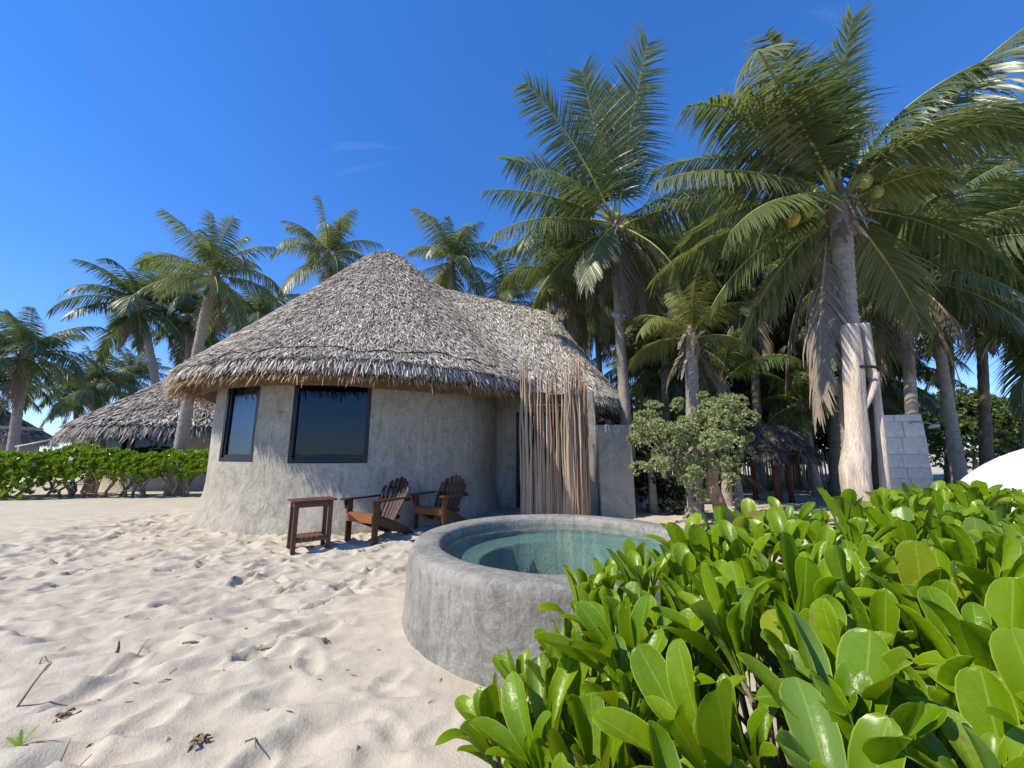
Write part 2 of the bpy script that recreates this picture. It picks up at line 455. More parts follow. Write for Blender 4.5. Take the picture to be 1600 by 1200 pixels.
M['darkleaf'] = m_leaf('dark_understory_leaf', (.018, .034, .010), (.04, .065, .018), (.06, .10, .02), island=True, rough=.5, tf=.2)
M['stem'] = m_simple('shrub_stem', (.15, .125, .085), (.28, .24, .17), 9, .85, .3)
M['stem_green'] = m_simple('green_stem', (.14, .20, .04), (.26, .30, .09), 9, .6, .1)
M['bark'] = m_simple('peeling_orange_bark', (.22, .115, .055), (.48, .36, .25), 5, .85, .5, .02, (2, 2, .8))
M['twig'] = m_simple('dry_twig', (.10, .075, .05), (.24, .19, .13), 12, .9, .3)
M['dryleaf'] = m_simple('dry_leaf', (.13, .09, .05), (.27, .20, .12), 12, .85, .3)
M['grassblade'] = m_simple('grass_blade', (.16, .17, .06), (.30, .27, .12), 8, .6)
M['binw'] = m_simple('white_plastic', (.62, .63, .64), (.72, .72, .72), 6, .45)
M['bing'] = m_simple('green_plastic', (.05, .42, .07), (.08, .52, .10), 6, .4)

def m_pane(name, tint, gloss):
    t = NT(name)
    tr = t.n('ShaderNodeBsdfTransparent'); tr.inputs[0].default_value = (tint, tint * 1.05, tint * 1.07, 1)
    gl = t.n('ShaderNodeBsdfGlossy'); gl.inputs['Roughness'].default_value = .012; gl.inputs[0].default_value = (gloss * .60, gloss * .78, gloss, 1)
    fr = t.schlick(.085)
    n = t.noise(t.coord('Object'), 1.4, 2); t.l(t.bump(n, .03, .05), gl.inputs['Normal'])
    mx = t.n('ShaderNodeMixShader'); t.l(fr, mx.inputs[0]); t.l(tr.outputs[0], mx.inputs[1]); t.l(gl.outputs[0], mx.inputs[2])
    return t.done(mx.outputs[0])
M['pane'] = m_pane('window_glass', .25, .52); M['pane_clear'] = m_pane('clear_window_glass', .55, .95)
def m_water():
    t = NT('pool_water')
    tr = t.n('ShaderNodeBsdfTransparent'); tr.inputs[0].default_value = (.86, .97, .95, 1)
    gl = t.n('ShaderNodeBsdfGlossy'); gl.inputs['Roughness'].default_value = .01
    v = t.coord('Object'); n = t.noise(v, 5.5, 3, .5, .6); bp = t.bump(n, .22, .02)
    t.l(bp, gl.inputs['Normal']); fr = t.schlick(.06, bp)
    mx = t.n('ShaderNodeMixShader'); t.l(fr, mx.inputs[0]); t.l(tr.outputs[0], mx.inputs[1]); t.l(gl.outputs[0], mx.inputs[2])
    return t.done(mx.outputs[0])
M['water'] = m_water()
def m_sea():
    t = NT('sea_water'); v = t.coord('Object', (1, 2.5, 1)); n = t.noise(v, .8, 6)
    return t.done(t.bsdf((.02, .14, .19), .12, t.bump(n, .6, .3), .5))
M['sea'] = m_sea()

# ------------------------------------------------------------------ ground
POOL_C = (0.48, 3.81); POOL_R = 1.40; RIM_Z = 0.58
HUT_C = np.array((-3.72, 10.35)); HUT_R = 3.41

FEET = []
for k in range(560):
    fx = random.uniform(-8.5, 1.2); fy = random.uniform(1.0, 9.0) ** 1.0
    FEET.append((fx, fy, random.gauss(.45, .55), random.uniform(.13, .24), random.uniform(.05, .08), random.uniform(.020, .045)))
def sand_h(x, y):
    x = np.asarray(x, float); y = np.asarray(y, float)
    ca, sa = math.cos(.45), math.sin(.45)
    p = x * ca + y * sa; q = -x * sa + y * ca
    dp = np.hypot(x - POOL_C[0], y - POOL_C[1]) - POOL_R
    flat = np.clip(dp / .7, .30, 1)
    flat = flat * np.clip(1 - .55 * np.exp(-((x + .1) ** 2 + (y - 2.2) ** 2) / .6), 0, 1)
    near = np.exp(-np.maximum(0, np.hypot(x + 2, y - 4) - 7) / 12)
    h = .075 * (fbm(x / 3.1, y / 3.1, 3, 3) - .5)
    rid = 1 - np.abs(2 * fbm(p / .48, q / .17, 3, 5) - 1)
    h = h + flat * near * (.085 * (rid - .72) + .095 * (fbm(p / .34, q / .13, 3, 9) - .5) + .020 * (fbm(x / .11, y / .11, 2, 15) - .5))
    return h
def axis(lo, a, b, hi, step, g=1.12):
    d = list(np.arange(a, b + step / 2, step)); s = step; p = d[-1]
    while p < hi: s *= g; p += s; d.append(p)
    s = step; p = d[0]; f = []
    while p > lo: s *= g; p -= s; f.append(p)
    return np.array(f[::-1] + d)
xs = axis(-900, -7.5, 1.6, 900, .026); ys = axis(-900, .9, 8.6, 900, .026)
GX, GY = np.meshgrid(xs, ys)
GZ = sand_h(GX, GY)
for (fx, fy, an, la, lb, dep) in FEET:
    dp = math.hypot(fx - POOL_C[0], fy - POOL_C[1]) - POOL_R
    if dp < .15: continue
    if dp < .6: dep *= .5
    i0, i1 = np.searchsorted(xs, (fx - .45, fx + .45)); j0, j1 = np.searchsorted(ys, (fy - .45, fy + .45))
    if i1 - i0 < 3 or j1 - j0 < 3: continue
    X = GX[j0:j1, i0:i1] - fx; Y = GY[j0:j1, i0:i1] - fy
    u = X * math.cos(an) + Y * math.sin(an); w = -X * math.sin(an) + Y * math.cos(an)
    r = np.sqrt((u / la) ** 2 + (w / lb) ** 2)
    GZ[j0:j1, i0:i1] += -dep * np.clip(1.15 - r, 0, 1) ** .6 * (r < 1.15) + dep * .55 * np.exp(-((r - 1.3) / .28) ** 2)
# a narrow winding trail in the sand and the beach falling to the sea behind
GZ += np.where(GY < -4, -.06 * np.clip(-GY - 4, 0, 45), 0)
GZ += np.where(GY > 30, np.clip((GY - 30) * .01, 0, 3), 0)
ny, nx = GX.shape
idx = np.arange(nx * ny).reshape(ny, nx)
F = np.stack([idx[:-1, :-1], idx[:-1, 1:], idx[1:, 1:], idx[1:, :-1]], -1).reshape(-1, 4)
sand = obj('sand_ground', mesh('sand_ground', np.stack([GX, GY, GZ], -1).reshape(-1, 3), F, [M['sand']]))
tag(sand, 'pale rippled beach sand with footprints', 'sand', kind='structure')
def ground(x, y):
    i = min(max(int(np.searchsorted(xs, x)), 1), nx - 1); j = min(max(int(np.searchsorted(ys, y)), 1), ny - 1)
    u = (x - xs[i - 1]) / (xs[i] - xs[i - 1]); w = (y - ys[j - 1]) / (ys[j] - ys[j - 1])
    return float((GZ[j - 1, i - 1] * (1 - u) + GZ[j - 1, i] * u) * (1 - w) + (GZ[j, i - 1] * (1 - u) + GZ[j, i] * u) * w)
sv = np.array([(-900, -900, -1.1), (900, -900, -1.1), (900, -20, -1.1), (-900, -20, -1.1)], float)
tag(obj('sea', mesh('sea', sv, np.array([(0, 1, 2, 3)]), [M['sea']])), 'turquoise sea beyond the beach', 'sea', kind='structure')

# ------------------------------------------------------------------ thatch
def blades(P, D, N, L, W, lift=.15, seed=1, seg=2, sag=.0):
    """strip blades: root P, downslope dir D, surface normal N"""
    g = np.random.default_rng(seed); n = len(P)
    S = unit(np.cross(N, D)); tw = (g.random(n) - .5)[:, None] * 1.6
    S2 = unit(S + N * tw)
    nodes = []
    for k in range(seg + 1):
        f = k / seg
        c = P + D * (L * f)[:, None] + N * ((lift * f * (1 - .35 * f)) * L)[:, None] - np.array((0, 0, 1.0)) * (sag * f * f * L)[:, None]
        w = (W * (1.0 if k < seg else .35))[:, None] * S2 * .5
        nodes += [c - w, c + w]
    V = np.stack(nodes, 1)
    b = (np.arange(n) * (2 * (seg + 1)))[:, None]
    F = np.concatenate([b + np.array([2 * k, 2 * k + 1, 2 * k + 3, 2 * k + 2]) for k in range(seg)])
    return V.reshape(-1, 3), F

class Thatch:
    """surface of revolution (or of a ridge line) with a height profile"""
    def __init__(s, a, b, z0, z1, Rr, ze, p=.95, R0=None):
        s.R0 = Rr if R0 is None else R0
        s.a = np.array(a, float); s.b = np.array(b, float); s.z0 = z0; s.z1 = z1; s.R = Rr; s.ze = ze; s.p = p
    def dist(s, x, y):
        d = s.b - s.a; L2 = max(1e-6, float(d @ d))
        t = np.clip(((x - s.a[0]) * d[0] + (y - s.a[1]) * d[1]) / L2, 0, 1)
        return np.hypot(x - s.a[0] - t * d[0], y - s.a[1] - t * d[1]), t
    def z(s, x, y):
        r, t = s.dist(x, y); zr = s.z0 + (s.z1 - s.z0) * t
        q = r / s.Rt(t)
        return zr - (zr - s.ze) * (np.maximum(q, 1e-4) ** s.p) - .34 * np.exp(-(q / .10) ** 2)
    def Rt(s, t): return s.R0 + (s.R - s.R0) * t
    def zs(s, x, y, o, k=.55):
        za = s.z(x, y); r, t = o.dist(x, y); zb = np.where(r < o.Rt(t) * 1.02, o.z(x, y), za - 9)
        h = np.maximum(k - np.abs(za - zb), 0) / k
        return np.maximum(za, zb) + h * h * k / 4
    def outline(s, n, f):
        d = s.b - s.a; L = float(np.hypot(*d)); th0 = math.atan2(d[1], d[0]) if L > 1e-3 else 0
        pts = []
        if L < 1e-3:
            for k in range(n):
                a = 2 * math.pi * k / n; pts.append((s.a[0] + math.cos(a) * s.R * f, s.a[1] + math.sin(a) * s.R * f))
        else:
            h = n // 2
            for k in range(h): a = th0 - math.pi / 2 + math.pi * k / (h - 1); pts.append((s.b[0] + math.cos(a) * s.R * f, s.b[1] + math.sin(a) * s.R * f))
            for k in range(h): a = th0 + math.pi / 2 + math.pi * k / (h - 1); pts.append((s.a[0] + math.cos(a) * s.R0 * f, s.a[1] + math.sin(a) * s.R0 * f))
        return np.array(pts)
    def shell(s, mb, n=96, rings=14, dz=0.0, fmax=.985, m=0, flip=False):
        for_ = np.linspace(.02, fmax, rings); V = []
        for f in for_:
            o = s.outline(n, f); V.append(np.column_stack([o, s.z(o[:, 0], o[:, 1]) + dz]))
        k = len(V[0]); V = np.concatenate(V)
        i = np.arange(rings - 1)[:, None] * k; j = np.arange(k)[None]; j2 = (j + 1) % k
        F = np.stack([i + j, i + k + j, i + k + j2, i + j2], -1).reshape(-1, 4)
        if flip: F = F[:, ::-1]
        mb.add(V, F, m)
    def sample(s, n, g, fmin=.0):
        Rm = max(s.R, s.R0); lo = np.minimum(s.a, s.b) - Rm; hi = np.maximum(s.a, s.b) + Rm
        x = g.uniform(lo[0], hi[0], n * 4); y = g.uniform(lo[1], hi[1], n * 4)
        r, t = s.dist(x, y); k = (r < s.Rt(t) * .99) & (r > fmin * s.R)
        return x[k][:n], y[k][:n]
    def frame(s, x, y):
        e = .02
        gx = (s.z(x + e, y) - s.z(x - e, y)) / (2 * e); gy = (s.z(x, y + e) - s.z(x, y - e)) / (2 * e)
        N = unit(np.column_stack([-gx, -gy, np.ones_like(gx)]))
        h = np.hypot(gx, gy) + 1e-6
        D = unit(np.column_stack([-gx / h, -gy / h, -h]))
        return N, D

def thatch_cover(t, n, L, W, seed, others=(), lift=.2, seg=2, k_=0.0):
    g = np.random.default_rng(seed)
    x, y = t.sample(n, g); z = t.z(x, y)
    keep = np.ones(len(x), bool)
    for o in others:
        r, t_ = o.dist(x, y); keep &= ~((r < o.Rt(t_)) & (o.z(x, y) > z + .02))
    x, y, z = x[keep], y[keep], z[keep]
    N, D = t.frame(x, y)
    if k_:
        o = others[0]; z = t.zs(x, y, o, k_); e = .05
        gx = (t.zs(x + e, y, o, k_) - t.zs(x - e, y, o, k_)) / (2 * e); gy = (t.zs(x, y + e, o, k_) - t.zs(x, y - e, o, k_)) / (2 * e)
        gx = np.clip(gx, -2.5, 2.5); gy = np.clip(gy, -2.5, 2.5); h = np.hypot(gx, gy) + 1e-6
        N = unit(np.column_stack([-gx, -gy, np.ones_like(gx)])); D = unit(np.column_stack([-gx / h, -gy / h, -h]))
    S = np.cross(N, D); a = g.normal(0, .34, len(x))
    D = unit(D * np.cos(a)[:, None] + S * np.sin(a)[:, None])
    l = L * g.uniform(.6, 1.25, len(x)); w = W * g.uniform(.55, 1.3, len(x))
    P = np.column_stack([x, y, z]) + N * g.uniform(-.02, .045, len(x))[:, None] - D * (l * .5)[:, None]
    return blades(P, D, N, l, w, lift, seed, seg)

def thatch_eave(t, n, L, W, seed, others=(), thick=.20, inset=.25, f0=.93, wall=None):
    g = np.random.default_rng(seed)
    o = t.outline(2400, 1.0); k = g.integers(0, len(o), n); o = o[k] + g.normal(0, .02, (n, 2))
    r, tt = t.dist(o[:, 0], o[:, 1]); d = t.b - t.a; foot = t.a + np.outer(tt, d)
    out = (o - foot) / r[:, None]
    f = g.uniform(f0, .995, n)
    q = foot + out * (r * f)[:, None]
    lay = g.random(n) * thick
    z = t.z(q[:, 0], q[:, 1]) - lay
    keep = np.ones(n, bool)
    for ot in others:
        rr, t_ = ot.dist(q[:, 0], q[:, 1]); keep &= rr > ot.Rt(t_) * .97
    D = unit(np.column_stack([out * .8, np.full(n, -1.0)]) + g.normal(0, .28, (n, 3)) * np.array((1, 1, .4)))
    N = unit(np.column_stack([out, np.full(n, .8)]) + g.normal(0, .1, (n, 3)))
    N = unit(N - D * np.sum(N * D, 1)[:, None])
    l = L * g.uniform(.5, 1.2, n); w = W * g.uniform(.5, 1.2, n)
    P = np.column_stack([q, z])[keep]
    return blades(P, D[keep], N[keep], l[keep], w[keep], .05, seed, 2, .35)

# ------------------------------------------------------------------ main hut
hut = empty('thatched_hut', (HUT_C[0], HUT_C[1], 0), 'round grey plaster hut with tall thatched roof and black framed windows', 'hut')
HUTLOC = Vector((HUT_C[0], HUT_C[1], 0))
def hobj(name, me, parent=hut):
    o = obj(name, me, parent)
    return o
def to_local(V, c=HUTLOC): return np.asarray(V, float) - np.array(c)

def wall_r(z, th):
    fl = .17 * np.clip(1 - z / .95, 0, 1) ** 2.2
    return HUT_R + fl + .018 * (fbm(th * 4.0, z * 1.6, 3, 21) - .5) * 2
WALL_TOP = 3.35
# windows: (centre angle on the wall, half width, z0, z1)
def ang_of(p): return math.atan2(p[1] - HUT_C[1], p[0] - HUT_C[0])
W1c = ang_of((-5.19, 7.28)); W2c = ang_of((-3.30, 6.965))
WIN = [(W1c, .53, 1.19, 2.78), (W2c, .685, 1.17, 2.74)]
th_edges = set(np.round(np.arange(-math.pi, math.pi, R(2.5)), 5))
for c, hw, z0, z1 in WIN:
    da = math.asin(hw / HUT_R)
    th_edges = {a for a in th_edges if not (abs(a - (c - da)) < R(1.2) or abs(a - (c + da)) < R(1.2))}
    th_edges |= {c - da, c + da}
th = np.array(sorted(th_edges))
zr = np.array(sorted(set(np.round(np.concatenate([np.arange(-.15, 1.15, .085), [1.17, 1.19], np.arange(1.3, 2.7, .14), [2.74, 2.78], np.arange(2.9, WALL_TOP + .01, .15)]), 4))))
TT, ZZ = np.meshgrid(th, zr)
RR = wall_r(ZZ, TT)
Vw = np.stack([np.cos(TT) * RR, np.sin(TT) * RR, ZZ], -1).reshape(-1, 3)
nt, nz = len(th), len(zr)
faces = []
def in_win(a0, a1, z0, z1):
    am = (a0 + a1) / 2; zm = (z0 + z1) / 2
    for c, hw, w0, w1 in WIN:
        if abs(am - c) < math.asin(hw / HUT_R) and w0 < zm < w1: return True
    return False
for j in range(nz - 1):
    for i in range(nt):
        i2 = (i + 1) % nt
        a1 = th[i2] if i2 else th[0] + 2 * math.pi
        if in_win(th[i], a1, zr[j], zr[j + 1]): continue
        faces.append((j * nt + i, j * nt + i2, (j + 1) * nt + i2, (j + 1) * nt + i))
mbw = MB(); mbw.add(Vw, faces)
# inner skin, windowed too
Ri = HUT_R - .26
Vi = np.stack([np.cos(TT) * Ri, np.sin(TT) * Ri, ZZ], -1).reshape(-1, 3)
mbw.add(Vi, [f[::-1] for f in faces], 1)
for c, hw, z0, z1 in WIN:
    da = math.asin(hw / HUT_R)
    ii = [i for i in range(nt) if c - da - 1e-4 <= th[i] <= c + da + 1e-4]
    jj = [j for j in range(nz) if z0 - 1e-4 <= zr[j] <= z1 + 1e-4]
    ring = [(jj[0], i) for i in ii] + [(j, ii[-1]) for j in jj[1:]] + [(jj[-1], i) for i in ii[::-1][1:]] + [(j, ii[0]) for j in jj[::-1][1:-1]]
    ov = [Vw[j * nt + i] for j, i in ring]; iv = [Vi[j * nt + i] for j, i in ring]; n = len(ring)
    mbw.add(ov + iv, [(k, n + k, n + (k + 1) % n, (k + 1) % n) for k in range(n)])
wall_o = hobj('wall', mbw.build('hut_wall', [M['hut'], M['dark_room']]))
# interior floor
a = np.linspace(0, 2 * math.pi, 48, endpoint=False)
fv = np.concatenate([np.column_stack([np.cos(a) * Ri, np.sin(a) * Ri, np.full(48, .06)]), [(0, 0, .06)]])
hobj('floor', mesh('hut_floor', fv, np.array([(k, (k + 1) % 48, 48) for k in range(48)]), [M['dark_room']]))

def flat_window(c, hw, z0, z1, curtain=False, fw=.07):
    da = math.asin(hw / HUT_R); rch = HUT_R * math.cos(da) - .035
    root = hobj('window', None)   # replaced below by the frame mesh
    bpy.data.objects.remove(root)
    n = np.array((math.cos(c), math.sin(c), 0)); s = np.array((-math.sin(c), math.cos(c), 0)); o = n * rch
    Mx = np.array([s, -n, (0, 0, 1)]).T
    mb = MB(); H = z1 - z0; zc = (z0 + z1) / 2; w = hw - .004
    def bar(u, z, du, dz, dep, off=0):
        mb.box(o + s * u + n * off + np.array((0, 0, z)), (du, dep, dz), M=Mx)
    bar(-w + fw / 2, zc, fw, H - .008, .075); bar(w - fw / 2, zc, fw, H - .008, .075)
    bar(0, z1 - fw / 2 - .004, 2 * w - 2 * fw, fw, .075); bar(0, z0 + fw / 2 + .004, 2 * w - 2 * fw, fw, .075)
    win = hobj('window', mb.build('window_frame', [M['black']], smooth=False))
    e = .055
    g = MB(); i0, i1 = -w + fw, w - fw; b0, b1 = z0 + fw, z1 - fw
    if curtain:
        f2 = MB()
        for (u, z, du, dz) in ((i0 + e / 2, zc, e, b1 - b0 - .01), (i1 - e / 2, zc, e, b1 - b0 - .01), (0, b1 - e / 2 - .003, i1 - i0 - 2 * e, e), (0, b0 + e / 2 + .003, i1 - i0 - 2 * e, e)):
            f2.box(o + s * u - n * .012 + np.array((0, 0, z)), (du, .05, dz), M=Mx)
        obj('sash', f2.build('window_sash', [M['black']], smooth=False), win)
    g.box(o - n * .02 + np.array((0, 0, zc)), (i1 - i0, .008, b1 - b0), M=Mx)
    obj('pane', g.build('window_pane', [M['pane_clear' if curtain else 'pane']], smooth=False), win)
    if curtain:
        us = np.linspace(i0 - .15, i1 + .15, 60); V = []
        for u in us:
            p = o + s * u - n * (.27 + .022 * math.sin(u * 42) + .014 * math.sin(u * 17))
            V += [p + np.array((0, 0, z0 - .1)), p + np.array((0, 0, z1 + .1))]
        cf = [(2 * k, 2 * k + 2, 2 * k + 3, 2 * k + 1) for k in range(59) if not 33 < k < 37]
        obj('curtain', mesh('curtain', V, np.array(cf), [M['curtain']]), win)
flat_window(*WIN[0], curtain=True); flat_window(*WIN[1])

# entrance wing: front wall, door, pier
WY = 9.62
mb = MB()
def lbox(mb, x0, x1, y0, y1, z0, z1, m=0):
    mb.box(((x0 + x1) / 2 - HUT_C[0], (y0 + y1) / 2 - HUT_C[1], (z0 + z1) / 2), (x1 - x0, y1 - y0, z1 - z0), m=m)
lbox(mb, -.75, .10, WY, WY + .22, -.1, 2.95); lbox(mb, 1.30, 1.86, WY, WY + .22, -.1, 2.95); lbox(mb, .10, 1.30, WY, WY + .22, 2.36, 2.95)
lbox(mb, 2.42, 2.58, 10.03, 12.6, -.1, 2.2); lbox(mb, -.5, 2.58, 12.6, 12.8, -.1, 3.0); lbox(mb, 1.87, 2.415, 10.6, 10.8, -.1, 2.6)
hobj('wing_wall', mb.build('wing_wall', [M['hut']], smooth=False))
mb = MB(); lbox(mb, 1.70, 1.865, 8.60, WY - .003, -.1, 2.72)
hobj('pier', mb.build('wing_pier', [M['low']], smooth=False))
mb = MB(); lbox(mb, .104, .17, WY + .06, WY + .14, .02, 2.355); lbox(mb, 1.23, 1.296, WY + .06, WY + .14, .02, 2.355); lbox(mb, .17, 1.23, WY + .06, WY + .14, 2.28, 2.355); lbox(mb, .66, .72, WY + .06, WY + .14, .02, 2.28); lbox(mb, .17, 1.23, WY + .062, WY + .138, .02, .10)
door = hobj('door', mb.build('door_frame', [M['black']], smooth=False))
for (xa, xb) in ((.17, .66), (.72, 1.23)):
    mb = MB(); lbox(mb, xa, xb, WY + .095, WY + .103, .10, 2.28)
    obj('pane', mb.build('door_pane', [M['pane']], smooth=False), door)
mb = MB(); lbox(mb, .60, .63, WY + .01, WY + .05, .95, 1.25)
obj('handle', mb.build('door_handle', [M['steel']], smooth=False), door)

RA = Thatch(HUT_C + np.array((.13, 0)), HUT_C + np.array((.13001, 0)), 7.52, 7.52, 4.32, 2.83, .93)
RB = Thatch(HUT_C, (.9, 11.30), 6.72, 6.02, 2.36, 2.68, .95, R0=3.75)
mb = MB(); RA.shell(mb, 96, 16, -.03); RB.shell(mb, 96, 12, -.03)
RA.shell(mb, 96, 8, -.26, .97, 1, True); RB.shell(mb, 96, 8, -.26, .97, 1, True)
for t in (RA, RB):
    o1 = t.outline(96, .985); o2 = t.outline(96, .97); k = len(o1)
    V = np.concatenate([np.column_stack([o1, t.z(o1[:, 0], o1[:, 1]) - .03]), np.column_stack([o2, t.z(o2[:, 0], o2[:, 1]) - .26])])
    mb.add(V, [(j, k + j, k + (j + 1) % k, (j + 1) % k) for j in range(k)], 1)
me = mb.build('hut_roof', [M['under'], M['under']]); me.transform(Matrix.Translation(-HUTLOC))
roof = hobj('roof', me)
mb = MB()
mb.add(*thatch_cover(RA, 230000, .15, .017, 31, (RB,), .22, 1, .6))
mb.add(*thatch_cover(RB, 230000, .15, .017, 32, (RA,), .22, 1, .6), 1)
me = mb.build('hut_thatch', [M['thatch'], M['thatch_new']], smooth=False); me.transform(Matrix.Translation(-HUTLOC))
tag(obj('thatch', me, roof), kind='stuff')
mb = MB()
mb.add(*thatch_eave(RA, 17000, .15, .019, 41, (RB,), .13, f0=.955))
mb.add(*thatch_eave(RB, 15000, .15, .019, 42, (RA,), .13, f0=.94))
me = mb.build('eave_thatch', [M['thatch']], smooth=False); me.transform(Matrix.Translation(-HUTLOC))
tag(obj('eave_thatch', me, roof), kind='stuff')
mb = MB()
for t, o in ((RA, RB), (RB, RA)):
    g = np.random.default_rng(5 if t is RA else 6)
    # underside fringe: tan leaf ends below the cut edge
    n = 9000 if t is RA else 6000
    V, Fq = thatch_eave(t, n * 2, .155, .015, 51 if t is RA else 52, (o,), .10, f0=.76)
    V[:, 2] -= .20
    mb.add(V, Fq)
me = mb.build('eave_fringe', [M['fringe']], smooth=False); me.transform(Matrix.Translation(-HUTLOC))
tag(obj('eave_fringe', me, roof, ), kind='stuff')
# rope along the eave
pts = []
for k in range(70):
    a_ = R(205) + R(118) * k / 69
    f = .962 - .010 * math.sin(k * .35) - .006 * math.sin(k * .9)
    x = HUT_C[0] + math.cos(a_) * RA.R * f; y = HUT_C[1] + math.sin(a_) * RA.R * f
    pts.append((x - HUT_C[0], y - HUT_C[1], float(RA.z(np.array([x]), np.array([y]))[0]) + .075 + .012 * math.sin(k * 1.3)))
mb = MB(); mb.tube(pts, .011, 6)
obj('rope', mb.build('eave_rope', [M['rope']]), roof)

# courtyard wall, slab
mb = MB(); c0 = Vector((2.2, 8.5, 0))
mb.box((2.235 - c0.x, 8.5 - c0.y, .88), (.735, .18, 2.16)); mb.box((2.51 - c0.x, 9.3 - c0.y, .875), (.18, 1.415, 2.15))
me = mb.build('low_wall', [M['low']], smooth=False)
o = obj('courtyard_wall', me, loc=c0); tag(o, 'low grey plastered courtyard wall right beside the stick screen', 'wall')
bv = o.modifiers.new('bevel', 'BEVEL'); bv.width = .02; bv.segments = 2
mb = MB(); mb.box((.48, 8.78, -.02), (2.4, 1.64, .17))
tag(obj('entrance_slab', mb.build('entrance_slab', [M['slab']], smooth=False)), 'concrete entrance slab in front of the hut door', 'paving', kind='structure')

# ------------------------------------------------------------------ stick screen
scr = empty('stick_screen', (.93, 7.85, .0), 'tall screen of bare wooden sticks in front of the hut door', 'screen')
SO = np.array((.93, 7.85, .0))
def stick(x, y, h, r, seed, mat):
    g = random.Random(seed); n = 12; P = []
    ax, ay = g.uniform(-.02, .02), g.uniform(-.02, .02); f1, p1 = g.uniform(1.5, 4), g.uniform(0, 6)
    lx = g.gauss(0, .012)
    for k in range(n):
        t = k / (n - 1)
        P.append((x + lx * t * 2 + ax * math.sin(f1 * t * 3 + p1) * (.3 + t) + g.gauss(0, .0045), y + ay * math.sin(f1 * t * 2.2 + p1 * 2) + g.gauss(0, .004), .0 + h * t))
    rad = [r * (1.05 - .75 * (k / (n - 1)) ** 1.4) * g.uniform(.9, 1.1) for k in range(n)]
    mb = MB(); mb.tube(np.array(P) - np.array((SO[0], SO[1], 0)), rad, 7)
    if g.random() < .4:
        k = g.randint(6, 9); p = np.array(P[k]) - np.array((SO[0], SO[1], 0)); q = p + np.array((g.uniform(-.05, .05), g.uniform(-.05, .02), g.uniform(.2, .5)))
        mb.tube([p, (p + q) / 2 + np.array((.01, 0, 0)), q], [r * .5, r * .4, r * .15], 5)
    obj('stick', mb.build('stick', [mat]), scr)
g = random.Random(3); sid = 0
x = .19
while x < 1.18:
    hh = 2.80 + .35 * g.random() + (.45 if x < .32 else 0)
    stick(x, 7.85 + g.uniform(-.02, .02), hh, g.uniform(.021, .034), sid, M['pole_a'] if g.random() < .7 else M['pole_b']); sid += 1
    x += g.uniform(.032, .050)
for k in range(46):
    t = k / 45; a_ = t * R(100)
    xx = 1.16 + .43 * math.sin(a_) + g.gauss(0, .012); yy = 7.85 + .40 * (1 - math.cos(a_)) * 1.3 + g.gauss(0, .02)
    stick(xx, yy, g.uniform(2.5, 3.25) + (.2 if t < .5 else 0), g.uniform(.016, .028), 100 + k, M['pole_b'] if g.random() < .62 else M['pole_a'])
for z in (2.33, 1.10):
    mb = MB(); mb.tube([(.22 - .93, .06, z), (.7 - .93, .065, z + .005), (1.24 - .93, .07, z)], .014, 6)
    obj('rail', mb.build('rail', [M['white_rail']]), scr)

# ------------------------------------------------------------------ plunge pool
pool = empty('plunge_pool', (POOL_C[0], POOL_C[1], 0), 'round raised grey concrete plunge pool full of clear water', 'pool')
N = 144
prof = [(1.435, -.15), (1.425, 0), (1.412, .2), (1.402, .40), (1.397, .50), (1.388, .545), (1.365, .572), (1.33, RIM_Z), (1.22, RIM_Z + .002), (1.165, RIM_Z - .003), (1.14, RIM_Z - .016), (1.125, RIM_Z - .045), (1.122, .40)]
def lathe(mb, prof, N, m=0, wob=0, seed=0):
    a = np.arange(N) * 2 * math.pi / N; V = []
    for r, z in prof:
        rr = r + wob * (fbm(np.cos(a) * 3 + 5, np.sin(a) * 3 + z * 4, 3, seed) - .5); zz = z + wob * .5 * (fbm(np.cos(a) * 4 + 9, np.sin(a) * 4 + r, 2, seed + 3) - .5)
        V.append(np.column_stack([rr * np.cos(a), rr * np.sin(a), zz]))
    i = np.arange(len(prof) - 1)[:, None] * N; j = np.arange(N)[None]; j2 = (j + 1) % N
    mb.add(np.concatenate(V), np.stack([i + j, i + j2, i + N + j2, i + N + j], -1).reshape(-1, 4), m)
mb = MB(); lathe(mb, prof, N, 0, .022, 4)
pw = obj('pool_wall', mb.build('pool_wall', [M['pool']]), pool)
mb = MB(); lathe(mb, [(1.128, .45), (1.122, .40), (1.115, .375), (.80, .37), (.77, .355), (.765, .03), (.75, .005), (0.01, .0)], N, 0, .01, 8)
obj('bench_and_floor', mb.build('pool_lining', [M['pool_in']]), pool)
rr = np.concatenate([[.001], np.linspace(.1, 1.135, 12)]); mb = MB(); lathe(mb, [(r, .50) for r in rr[::-1]], 72, 0)
obj('water', mb.build('pool_water', [M['water']]), pool)

# ------------------------------------------------------------------ side table and chairs
def bevel(o, w=.006, s=2):
    b = o.modifiers.new('bevel', 'BEVEL'); b.width = w; b.segments = s; return o
def box_part(name, c, d, mat, parent, rot=None, w=.005):
    mb = MB(); mb.box((0, 0, 0), d)
    o = obj(name, mb.build(name, [mat], smooth=False), parent, loc=c)
    if rot: o.rotation_euler = rot
    return bevel(o, w)
tx = Vector((.79, .61, 0)).normalized(); ty = Vector((-.61, .79, 0)).normalized()
tb0 = Vector((-3.05, 5.60, 0)); tbc = tb0 + tx * .26 + ty * .19
tbl = empty('side_table', (tbc.x, tbc.y, ground(tbc.x, tbc.y) - .02), 'small reddish wooden slatted side table with lower shelf', 'table')
tbl.rotation_euler = (0, 0, math.atan2(tx.y, tx.x))
TH = .71
for sx in (-1, 1):
    for sy in (-1, 1): box_part('leg', (sx * .225, sy * .16, (TH - .03) / 2), (.06, .045, TH - .03), M['table'], tbl)
